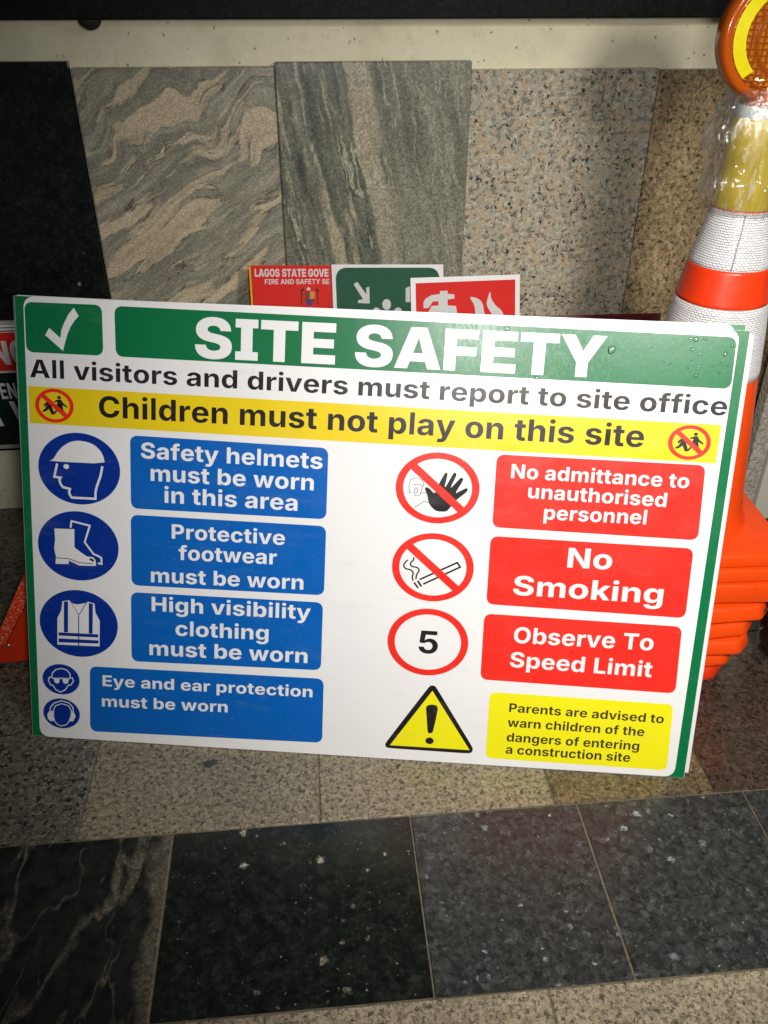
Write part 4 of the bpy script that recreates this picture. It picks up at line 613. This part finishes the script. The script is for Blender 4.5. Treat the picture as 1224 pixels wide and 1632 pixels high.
sg = sign_board(0, 0, 0, 0, "front SITE SAFETY board in full view, leaning at the front of its stack")
LN = {}
for l in LINES: LN.setdefault(l[0], []).append(l)

o = art('tick_panel', [rounded(SIGN['tick'], 9)], 3, iG, sg)
art('tick_mark', [SIGN['tickmark']], 4, iW, o)
o = art('header_panel', [rounded(SIGN['header'], 9)], 3, wet('wet_green_print', GREEN), sg)
art('lettering', [], 4, wet('wet_white_print', WHITE), o, texts=LN['header'])
art('lettering', [], 3, iK, sg, texts=LN['line'], label="black line of lettering telling visitors and drivers to report to the office")
band = art('warning_band', [SIGN['yellow']], 3, iY, sg)
art('lettering', [], 4, iK, band, texts=LN['yellow'])
nm = ("helmets", "footwear", "visibility clothing", "eye and ear protection")
for i, q in enumerate(SIGN['blue']):
    o = art('instruction_panel', [rounded(q, 9)], 3, iB, sg, label="blue panel about "+nm[i])
    art('lettering', [], 4, iW, o, texts=LN['blue%d' % i])
nm = ("no admittance", "no smoking", "the speed limit")
for i, q in enumerate(SIGN['red']):
    o = art('prohibition_panel', [rounded(q, 9)], 3, iR, sg, label="red panel about "+nm[i])
    art('lettering', [], 4, iW, o, texts=LN['red%d' % i])
o = art('parents_panel', [rounded(SIGN['ybox'], 8)], 3, iL, sg)
art('lettering', [], 4, ink('brown_black_print', (.055, .042, .014)), o, texts=LN['ybox'])

disc = [art('mandatory_symbol', [ellipse(e, 64)], 3, iN, sg, label="navy disc with "+t_) for e, t_ in zip(SIGN['disc'], ("a head in a helmet", "a pair of boots", "a striped vest", "a face in goggles", "a head in ear defenders"))]
art('pictogram', [smoothp(SIGN['helmet'][0][:-2])] + [ellipse(SIGN['helmet_e'][0], 20)], 4, iW, disc[0], SIGN['helmet_s'])
art('pictogram', SIGN['boot'], 4, iW, disc[1], SIGN['boot_s'])
art('sole_line', [], 5, iK, disc[1], SIGN['boot_d'])
art('pictogram', SIGN['vest'], 4, iW, disc[2])
art('vest_stripe', SIGN['vest_b'], 5, iN, disc[2])
art('pictogram', SIGN['eye'], 4, iW, disc[3], SIGN['eye_s'])
art('pictogram', SIGN['ear'], 4, iW, disc[4], SIGN['ear_s'])

def ring(e, inner, lvl, parent, slash=0, col=iR):
    polys = [[ellipse(e, 72), ellipse(e, 72, 1, *inner)[::-1]]]
    bm = bmesh.new(); z = lvl*STEP
    # ring as quad strip (clean tessellation)
    n = 72; a = ellipse(e, n); b = ellipse(e, n, 1, *inner)
    va = [bm.verts.new((x*.001, y*.001, z)) for x, y in a]; vb = [bm.verts.new((x*.001, y*.001, z)) for x, y in b]
    for i in range(n): bm.faces.new((va[i], va[(i+1) % n], vb[(i+1) % n], vb[i]))
    if slash:
        c = math.radians(135); kx, ky = (1+inner[0])/2, (1+inner[1])/2
        p1 = (e[0]+e[2]*kx*math.cos(c), e[1]+e[3]*ky*math.sin(c)); p2 = (e[0]-e[2]*kx*math.cos(c), e[1]-e[3]*ky*math.sin(c))
        add_stroke(bm, [p1, p2], slash, z+STEP*.3)
    return obj('red_ring', bm, col, parent, 'keep')
RI = (.822, .826)
rg = SIGN['ring']
s1 = art('prohibition_symbol', [ellipse(rg[0], 64, .97)], 3, iW, sg, label="round no admittance symbol with a raised black hand")
art('pictogram', [smoothp(SIGN['hand'][0])], 4, iK, s1, SIGN['hand_s']); ring(rg[0], RI, 5, s1, 10.0)
s2 = art('prohibition_symbol', [ellipse(rg[1], 64, .97)], 3, iW, sg, label="round no smoking symbol with a cigarette")
art('pictogram', [], 4, iK, s2, [[smoothp(p_, False, 2) if i >= 3 else p_, w2] for i, (p_, w2) in enumerate(SIGN['cig_s'])]); ring(rg[1], RI, 5, s2, 10.0)
s3 = art('speed_symbol', [ellipse(rg[2], 64, .97)], 3, iW, sg); ring(rg[2], RI, 5, s3)
art('lettering', [], 4, iK, s3, texts=LN['five'])
kid_ref = rg[3]
for k, e in enumerate(rg[3:5]):
    s4 = art('children_symbol', [ellipse(e, 48, .97)], 4, iY, sg, label=("left" if k == 0 else "right")+" round no children symbol on the yellow band")
    tf = lambda p_: [e[0]+(p_[0]-kid_ref[0])*e[2]/kid_ref[2], e[1]+(p_[1]-kid_ref[1])*e[3]/kid_ref[3]]
    hd = SIGN['kid_h'][0]; hc = tf(hd[:2])
    art('pictogram', [[tf(q) for q in pp] for pp in SIGN['kid_p']]+[ellipse((hc[0], hc[1], hd[2], hd[3]), 16)], 5, iK, s4)
    ring(e, (.80, .80), 6, s4, 5.6)
tri = art('warning_triangle', [smoothp(SIGN['tri_o'])], 3, iK, sg)
art('triangle_field', [SIGN['tri_i']], 4, iL, tri)
art('exclamation_mark', [SIGN['excl'], ellipse(SIGN['excl_dot'], 24)], 5, iK, tri)

G_ = ("second safety board, white top edge and green corner rising just above the front board",
      "third board, blank white face showing as a strip along the right of the front board",
      "rearmost blank white board, its thin edge showing along the left of the front board")
sign_board(0.8, 0, 0, 0, "x") if False else None
sign_board(.0006, -.0005, .0080, .0046, G_[0])
sign_board(.0075, -.0035, -.0012, .0092, G_[1], False)
sign_board(-.0045, .0012, -.001, .0138, G_[2], False)

# water droplets on the header
water = NT('water')
_g = water.n('ShaderNodeBsdfGlossy', Color=(1, 1, 1), Roughness=.10); _t = water.n('ShaderNodeBsdfTransparent', Color=(1, 1, 1))
_m = water.n('ShaderNodeMixShader', Fac=water.n('ShaderNodeFresnel', IOR=1.55).outputs[0]); water.t.links.new(_t.outputs[0], _m.inputs[1]); water.t.links.new(_g.outputs[0], _m.inputs[2])
water.t.links.new(_m.outputs[0], water.out.inputs[0])
for x, y, r in [(a_, b_, c_*.82) for a_, b_, c_ in SIGN['drops']]+[(rnd.uniform(560, 880), rnd.uniform(498, 562), rnd.choice((.5, .6, .8, 1.1))) for _ in range(34)]:
    bm = bmesh.new(); bmesh.ops.create_uvsphere(bm, u_segments=18, v_segments=10, radius=1)
    bmesh.ops.delete(bm, geom=[v for v in bm.verts if v.co.z < -.01], context='VERTS')
    ph = rnd.uniform(0, 6)
    for v in bm.verts:
        a = math.atan2(v.co.y, v.co.x); k = 1+.12*math.sin(2*a+ph)+.07*math.sin(3*a-ph)
        v.co = Vector((v.co.x*r*k*.001, v.co.y*r*k*.00095, v.co.z*r*.00040))
    d_ = obj('water_droplet', bm, water.m, None, True)
    d_.matrix_world = BASE @ Matrix.Translation((x*.001, y*.001, STEP*4+.0001))
    tag(d_, "clear water droplet clinging to the green header near the top of the front board", "water droplet", "water droplets on the green header")

# ------------------------------------------------------------------ small signs behind
A20 = math.radians(20)
B20 = Matrix(((1, 0, 0), (0, math.sin(A20), -math.cos(A20)), (0, math.cos(A20), math.sin(A20)))).to_4x4()
def plane_at(y): 
    mm = B20.copy(); mm.translation = Vector((0, y, 0)); return mm
SL = {}
for l in SMALL_LINES: SL.setdefault(l[0], []).append(l)
Q = SMALL
def down(q, y=2): # carry the hidden lower edge of a board to the floor
    a, b, c_, d = q
    return [[d[0], y], [c_[0], y], c_, d]
def leaning(name, q, y, label, cat, thick=.002, mat=edge_white):
    o = obj(name, board_bm(down(q), thick), mat); o.matrix_world = plane_at(y)
    return tag(o, label, cat)
mR, mY, mW = matt('red_sign_print', (.70, .020, .014)), matt('amber_sign_print', (.74, .50, .01)), matt('white_sign_print', (.66, .66, .66))
fd = leaning('fire_service_sign', Q['fd_board'], -.22471, "red fire and safety service sign behind the board, LAGOS STATE lettering", "sign", .002, mR)
art('yellow_strip', [down(Q['fd_yellow'])], 1, mY, fd)
art('lettering', [], 1, mW, fd, texts=SL['fd1']+SL['fd2'])
cr = art('crest', [Q['fd_shield']], 1, matt('brown_print', (.20, .05, .03)), fd)
art('crest_field', [Q['fd_shield2']], 2, matt('ochre_print', (.62, .28, .05)), cr)
art('crest_base', [Q['fd_blue']], 3, matt('violet_print', (.06, .06, .16)), cr)
art('crest_top', [Q['fd_white']], 2, mW, cr)
art('palm_tree', [Q['fd_palm'][0]], 1, matt('dark_olive_print', (.03, .03, .012)), cr); art('palm_tree', [Q['fd_palm'][1]], 1, MATS['dark_olive_print'], cr)
asg = leaning('assembly_point_sign', Q['as_board'], -.23109, "green assembly point sign with white arrow, wrapped in clear film behind the board", "sign")
q = down(Q['as_green']); art('green_field', [rounded([q[0], q[1], q[2], q[3]], 17)], 1, matt('deep_green_print', (.0005, .090, .042)), asg)
art('arrow', [Q['as_arrow']], 2, mW, asg); art('arrow', [Q['as_arrow2']], 2, mW, asg)
art('people_symbol', Q['as_head'], 2, mW, asg)
hy = leaning('hydrant_sign', Q['hy_board'], -.23748, "red sign with white hydrant and flame, white edged, in front of the green one", "sign")
q = down(Q['hy_red']); art('red_field', [q], 1, mR, hy)
art('hydrant_symbol', [Q['hy_tap']], 2, mW, hy); art('flame_symbol', [smoothp(f_) for f_ in Q['hy_flame']], 2, mW, hy)
ma = leaning('dark_red_board', Q['ma_board'], -.24599, "dark red board whose top edge just shows behind the right half of the white stack", "board", .006, flat('maroon_plastic', (.10, .008, .010), .3))

def crumple(bm, amp, sc, seed):
    for v in bm.verts:
        q = v.co*sc+Vector((seed, seed*.7, 0))
        v.co += Vector((noise.noise(q), noise.noise(q+Vector((9, 3, 1))), noise.noise(q+Vector((2, 7, 5)))))*amp
def film_sheet(x0, x1, y0, y1, z, y, label, seed):
    bm = bmesh.new(); nx, ny = 60, 40
    g = [[bm.verts.new(((x0+(x1-x0)*i/nx)*.001, (y0+(y1-y0)*j/ny)*.001, z)) for i in range(nx+1)] for j in range(ny+1)]
    for j in range(ny):
        for i in range(nx): bm.faces.new((g[j][i], g[j][i+1], g[j+1][i+1], g[j+1][i])).smooth = True
    for v in bm.verts:
        q = v.co*45+Vector((seed, 0, 0)); v.co.z += abs(noise.noise(q))*.0035+.0012*abs(noise.noise(q*3))
        v.co.y += .0025*noise.noise(Vector((v.co.x*30, seed, 0)))*(v.co.y > y1*.0009); v.co.x += .002*noise.noise(Vector((seed, v.co.y*40, 3)))
    o = obj('plastic_wrap', bm, film('sign_wrap', .03), None, 'keep'); o.matrix_world = plane_at(y)
    return tag(o, label, "plastic wrap")
film_sheet(-46, 149, 380, 521, .0012, -.23109, "clear crinkled film wrapped over the green assembly point sign", 3.1)
# left danger sign fixed over the black slab
def vert_board(x0, x1, z0, z1, y, thick):
    return box_bm((x0, y, z0), (x1, y+thick, z1), .0004, 1)
da = obj('danger_sign', vert_board(-.80, -.556, .150, .392, 0, .005), flat('grey_sign_edge', (.42, .41, .38), .5))
da.location = (0, -.0165, 0)
tag(da, "dark sign with red panel and white letters, at the left edge beside the big board", "sign")
dB = Matrix(((1, 0, 0), (0, 0, -1), (0, 1, 0))).to_4x4()
def dart(name, z0, z1, lvl, mat, parent=da, texts=()):
    bm = bmesh.new()
    if z1 > z0: add_poly(bm, [[(-800, z0), (-556.5, z0), (-556.5, z1), (-800, z1)]], lvl*STEP)
    for l in texts: add_text(bm, l, lvl*STEP)
    bmesh.ops.transform(bm, matrix=dB, verts=bm.verts)
    return obj(name, bm, mat, parent, 'keep')
zz = lambda k: (SMALL[k][1][1], SMALL[k][2][1])
dart('dark_field', 158, 385, 1, ink('near_black_print', (.010, .012, .011)))
dart('white_field', *zz('da_white'), 2, iW)
dart('black_line', *zz('da_black1'), 3, iK); dart('black_line', *zz('da_black2'), 3, iK)
dr = dart('red_panel', *zz('da_red'), 3, iR); dart('lettering', 0, 0, 4, iW, dr, SL['da1'])
dg = dart('dark_green_panel', *zz('da_green'), 2, ink('black_green_print', (.004, .020, .013))); dart('lettering', 0, 0, 4, iW, dg, SL['da2']+SL['da3'])

# ------------------------------------------------------------------ traffic cones
CX, CY = .444, -.430
def base_bm(half, z0, z1, cx, cy, rot, cham, bev, flare=.0):
    bm = bmesh.new()
    c = cham; h = half
    pts = [(h, -h+c), (h, h-c), (h-c, h), (-h+c, h), (-h, h-c), (-h, -h+c), (-h+c, -h), (h-c, -h)]
    lo = [bm.verts.new((x, y, z0)) for x, y in pts]; hi = [bm.verts.new((x*(1-flare), y*(1-flare), z1)) for x, y in pts]
    bm.faces.new(lo[::-1]); bm.faces.new(hi)
    for i in range(8): bm.faces.new((lo[i], lo[(i+1) % 8], hi[(i+1) % 8], hi[i]))
    bmesh.ops.bevel(bm, geom=bm.edges[:], offset=bev, segments=3, profile=.5, affect='EDGES')
    bmesh.ops.rotate(bm, verts=bm.verts, cent=(0, 0, 0), matrix=Matrix.Rotation(rot, 3, 'Z'))
    bmesh.ops.translate(bm, verts=bm.verts, vec=(cx, cy, 0))
    return bm
CG = "orange traffic cones nested in one stack"
def cone_thing(label, z0, z1, half, cx, cy, rot, cham, bev, mat, body=None):
    rt_ = empty('traffic_cone', (cx, cy, z0)); tag(rt_, label, "traffic cone", CG)
    def kid(n, bm, mt, par=rt_, **k):
        bmesh.ops.translate(bm, verts=bm.verts, vec=(-cx, -cy, -z0))
        return obj(n, bm, mt, par, 'keep', **k)
    kid('base', base_bm(half, z0, z1, cx, cy, rot, cham, bev, .015 if cham < .01 else .055), mat, autosharp=30)
    return rt_, kid
top, kid = cone_thing("topmost orange traffic cone with white reflective bands, carrying the amber lamp", .2065, .2255, .126, CX, CY, math.radians(-1.5), .004, .003, ORANGE)
prof = [(.100, .2250), (.0945, .2305), (.0910, .240), (.0665, .453), (.0605, .515), (.0555, .548), (.0468, .597), (.0335, .657), (.030, .675)]
kid('body', lathe_bm(prof, 96, (CX, CY)), ORANGE)
def rad(z):
    for (r1, z1), (r2, z2) in zip(prof, prof[1:]):
        if z1 <= z <= z2: return r1+(r2-r1)*(z-z1)/(z2-z1)
def sleeve(z0, z1, t=.0012):
    p_ = []
    n = 12
    for i in range(n+1):
        z = z0+(z1-z0)*i/n; p_.append((rad(z)+t, z))
    p_ = [(rad(z0), z0-.0002)]+p_+[(rad(z1), z1+.0002)]
    return lathe_bm(p_, 96, (CX, CY), uvscale=(58, 175))
kid('reflective_sleeve', sleeve(.592, .657), SLEEVE)
kid('reflective_sleeve', sleeve(.452, .5475), SLEEVE)
kid('orange_collar', sleeve(.5479, .5918, .0014), ORANGE_DEEP)
bm = tube_bm([(CX+math.cos(a)*(rad(z)+.0012), CY+math.sin(a)*(rad(z)+.0012), z) for z, a in ((.593, math.radians(-112)), (.615, math.radians(-110)), (.635, math.radians(-108)), (.655, math.radians(-106)))], .0011, 6)
kid('sleeve_seam', bm, flat('grey_seam', (.35, .33, .42), .6))
specs = [ # z0, z1, half, dx, dy, rot, chamfer, bevel
    (.1830, .2025, .1265, .001, -.003, -.030, .004, .003, "flat orange cone base, second from the top of the stack", ORANGE),
    (.1490, .1790, .1260, -.002, -.005, -.060, .004, .003, "thick orange cone base, third from the top, skewed a little", ORANGE),
    (.1190, .1420, .1265, -.014, -.018, .02, .020, .006, "rounded orange cone base, fourth from the top, right under the flat ones", ORANGE),
    (.0910, .1115, .1180, -.022, -.029, .06, .024, .006, "rounded orange cone base, fifth from the top of the stack", ORANGE),
    (.0600, .0830, .1225, -.018, -.021, -.05, .024, .007, "rounded orange cone base, third from the floor", ORANGE),
    (.0325, .0530, .1130, -.028, -.032, .07, .028, .007, "rounded orange cone base, second from the floor", ORANGE),
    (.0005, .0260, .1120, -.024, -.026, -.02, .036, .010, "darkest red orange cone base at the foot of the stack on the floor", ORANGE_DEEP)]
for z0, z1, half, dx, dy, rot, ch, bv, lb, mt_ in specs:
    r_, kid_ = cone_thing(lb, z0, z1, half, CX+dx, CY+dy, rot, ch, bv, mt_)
    # the nested body of that cone, a plain sleeve reaching up into the cone above
    kid_('body', lathe_bm([(.104, z1-.002), (.098, z1+.004), (.088, z1+.060)], 48, (CX+dx*.4, CY+dy*.4)), mt_)

# ------------------------------------------------------------------ amber warning lamp on the cone
LZ = .838
lm = empty('warning_lamp', (CX, CY, .659)); tag(lm, "round amber warning lamp with yellow body on top of the traffic cone", "warning lamp")
def lk(n, bm, mt, par=None, **k):
    bmesh.ops.translate(bm, verts=bm.verts, vec=(-CX, -CY, -.659)); return obj(n, bm, mt, par or lm, 'keep', **k)
yel = NT('yellow_plastic'); v = yel.co(); yel.p(Base_Color=yel.mix(yel.ramp(yel.noise(yel.mapping(v, scale=(1, 1, .12)), 60, 3, .5), [(.40, 0.0), (.75, .45)]), (.50, .36, .008), (.66, .53, .07)), Roughness=.35)
lk('lamp_body', lathe_bm([(.001, .6585), (.0345, .6588), (.0355, .6600), (.0335, .700), (.0318, .752), (.0300, .757), (.001, .7575)], 72, (CX, CY)), yel.m, autosharp=40)
lk('white_ring', lathe_bm([(.001, .757), (.0295, .757), (.0302, .7585), (.0302, .7675), (.0290, .769), (.001, .769)], 64, (CX, CY)), flat('white_ring_plastic', (.62, .66, .66), .4), autosharp=40)
amber = NT('amber_lens'); amber.p(Base_Color=(.48, .085, .004), Roughness=.16, Transmission_Weight=.25, IOR=1.45)
amber2 = NT('amber_prism'); uv = amber2.co()
vv = amber2.vor(uv, 165, 0, 'F1', 'CHEBYCHEV')
amber2.p(Base_Color=amber2.ramp(vv.outputs['Distance'], [(.1, (.62, .22, .02)), (.45, (.30, .06, .004))]), Roughness=.14, Metallic=.25); amber2.bump(vv.outputs['Distance'], 1.0, .004)
FACE = Matrix.Translation((CX, CY, LZ)) @ Matrix.Rotation(math.radians(-4), 4, 'Z') @ Matrix.Rotation(math.radians(90), 4, 'X')   # local +z -> -y (towards the viewer)
def disc_bm(prof_, seg=96):
    bm = lathe_bm(prof_, seg); bmesh.ops.transform(bm, matrix=FACE, verts=bm.verts); return bm
lk('lamp_housing', disc_bm([(.001, -.030), (.050, -.030), (.062, -.022), (.0665, -.010), (.0675, .004), (.0655, .013), (.0615, .0155), (.0580, .0135), (.0565, .0140)]), amber.m)
lk('lens', disc_bm([(.0566, .0138), (.052, .0175), (.045, .0205), (.030, .0245), (.015, .0265), (.0005, .027)]), amber2.m)
def arc_bm(r0, r1, a0, a1, n=40):
    bm = bmesh.new(); uvl = bm.loops.layers.uv.new('UVMap')
    hz = lambda r: .0138+(.0566-r)*.64+.0009
    A = [[bm.verts.new((r*math.cos(a0+(a1-a0)*i/n), r*math.sin(a0+(a1-a0)*i/n), hz(r))) for i in range(n+1)] for r in (r0, r1)]
    for i in range(n):
        f = bm.faces.new((A[0][i], A[0][i+1], A[1][i+1], A[1][i])); f.smooth = True
        for lp, q in zip(f.loops, ((i, 0), (i+1, 0), (i+1, 4), (i, 4))): lp[uvl].uv = (q[0]*.9, q[1]*1.4)
    bmesh.ops.recalc_face_normals(bm, faces=bm.faces)
    bmesh.ops.transform(bm, matrix=FACE, verts=bm.verts); return bm
YREF = reflective('yellow_reflective_tape', (1.0, .86, .002), .22, .4, .0, .0005)
lk('reflective_strip', arc_bm(.0445, .0555, math.radians(128), math.radians(228)), YREF)
lk('reflective_strip', arc_bm(.0445, .0555, math.radians(-48), math.radians(52)), YREF)
lk('neck', lathe_bm([(.024, .768), (.022, .772), (.020, .790)], 40, (CX, CY)), amber.m)

# clear plastic bag hanging off the lamp and yellow body
bm = bmesh.new(); ns, nz = 110, 60; rings = []
for j in range(nz+1):
    t = j/nz; z = .652+t*.135; ring_ = []
    for i in range(ns):
        a = 2*math.pi*i/ns
        env = math.sin(math.pi*min(1, t*1.02))**.7
        q = Vector((math.cos(a)*2.6, math.sin(a)*2.6, z*13))
        fold = noise.noise(q)*.004+abs(noise.noise(Vector((math.cos(a)*7, math.sin(a)*7, z*5))))*.004
        bulge = .030*max(0, math.cos(a-math.radians(188)))**1.6*env*(.8+.5*noise.noise(Vector((0, 3, z*22))))
        r2_ = max(.0362, .0375+fold*env+bulge)
        ring_.append(bm.verts.new((CX+r2_*math.cos(a), CY+r2_*math.sin(a), z+.003*noise.noise(q*2))))
    rings.append(ring_)
for a, b in zip(rings, rings[1:]):
    for k in range(ns): bm.faces.new((a[k], a[(k+1) % ns], b[(k+1) % ns], b[k])).smooth = True
pw = obj('plastic_wrap', bm, film('lamp_wrap', .24), None, 'keep')
tag(pw, "clear crinkled plastic bag around the yellow lamp body on the cone", "plastic wrap")

# ------------------------------------------------------------------ left: folding warning triangle
GL = glitter('red_glitter_reflector', (1.0, .075, .015))
tm = Matrix.Translation((-.590, -.428, .0)) @ Matrix.Rotation(math.radians(4), 4, 'Z') @ Matrix.Rotation(math.radians(76), 4, 'X')
wt = empty('hazard_triangle'); wt.matrix_world = tm
tag(wt, "red orange reflective hazard triangle on the floor behind the lower left of the board", "hazard triangle")
def strip(name, pts, z0, z1, mat, par=wt, bev=.001):
    bm = bmesh.new(); f = [bm.verts.new((x, y, z1)) for x, y in pts]; b = [bm.verts.new((x, y, z0)) for x, y in pts]
    n = len(pts); bm.faces.new(f); bm.faces.new(b[::-1])
    for i in range(n): bm.faces.new((f[i], b[i], b[(i+1) % n], f[(i+1) % n]))
    bmesh.ops.recalc_face_normals(bm, faces=bm.faces)
    bmesh.ops.bevel(bm, geom=bm.edges[:], offset=bev, segments=2, profile=.5, affect='EDGES')
    return obj(name, bm, mat, par, 'keep')
h = .43
strip('base_bar', [(-.006, .003), (.44, .003), (.436, .030), (.052, .046), (.004, .018)], 0, .012, ORANGE_DEEP)
strip('reflective_leg', [(.002, .020), (.030, .036), (.036, .046), (.218, .334), (.218, .372), (.205, .372)], .0125, .017, GL)
strip('inner_leg', [(.030, .034), (.062, .047), (.216, .300), (.216, .332), (.040, .050)], .0030, .0145, ORANGE_DEEP)
strip('reflective_leg', [(.436, .020), (.404, .036), (.222, .334), (.222, .372), (.235, .372)], .0125, .017, GL)
bm = bmesh.new(); bmesh.ops.create_uvsphere(bm, u_segments=16, v_segments=10, radius=.0034)
for v in bm.verts: v.co = Vector((v.co.x+.034, v.co.y+.034, v.co.z*.6+.0175))
rv = NT('rivet_metal'); rv.p(Base_Color=(.75, .70, .62), Metallic=1, Roughness=.25)
obj('rivet', bm, rv.m, wt, True)

# ------------------------------------------------------------------ right: dark round pot and a loose wire
pot = lathe_bm([(.001, .001), (.042, .001), (.052, .012), (.062, .040), (.066, .080), (.063, .118), (.056, .142), (.058, .150), (.054, .151), (.050, .140), (.056, .115), (.001, .02)], 64, (.648, -.515))
po = obj('dark_pot', pot, None or flat('dark_brown_glaze', (.035, .012, .007), .22), None, 'keep')
tag(po, "dark brown glossy round vessel at the right edge beside the cone bases", "vessel")
wr = tube_bm([(.585, -.56, .172), (.556, -.56, .150), (.546, -.565, .136), (.540, -.562, .118), (.5455, -.560, .098), (.5480, -.561, .070), (.553, -.56, .045), (.566, -.56, .026)], .0013, 8)
wo = obj('wire', wr, flat('dark_wire', (.05, .05, .05), .3), None, 'keep')
tag(wo, "thin dark wire hanging between the cone bases and the brown vessel", "wire")

# a dark trodden spot on the tan tile
bm = bmesh.new(); bmesh.ops.create_uvsphere(bm, u_segments=28, v_segments=10, radius=1)
for v in bm.verts:
    a = math.atan2(v.co.y, v.co.x); k = 1+.14*math.sin(2*a+.6)+.10*math.sin(3*a)+.05*math.sin(7*a)
    v.co = Vector((v.co.x*.0085*k, v.co.y*.0072*k, v.co.z*.0007))
gs = obj('gum_spot', bm, flat('trodden_gum', (.050, .047, .042), .7), None, True); gs.location = (-.242, -.655, -.0002)
tag(gs, "small dark trodden gum spot on the tan floor tile below the board", "gum spot")
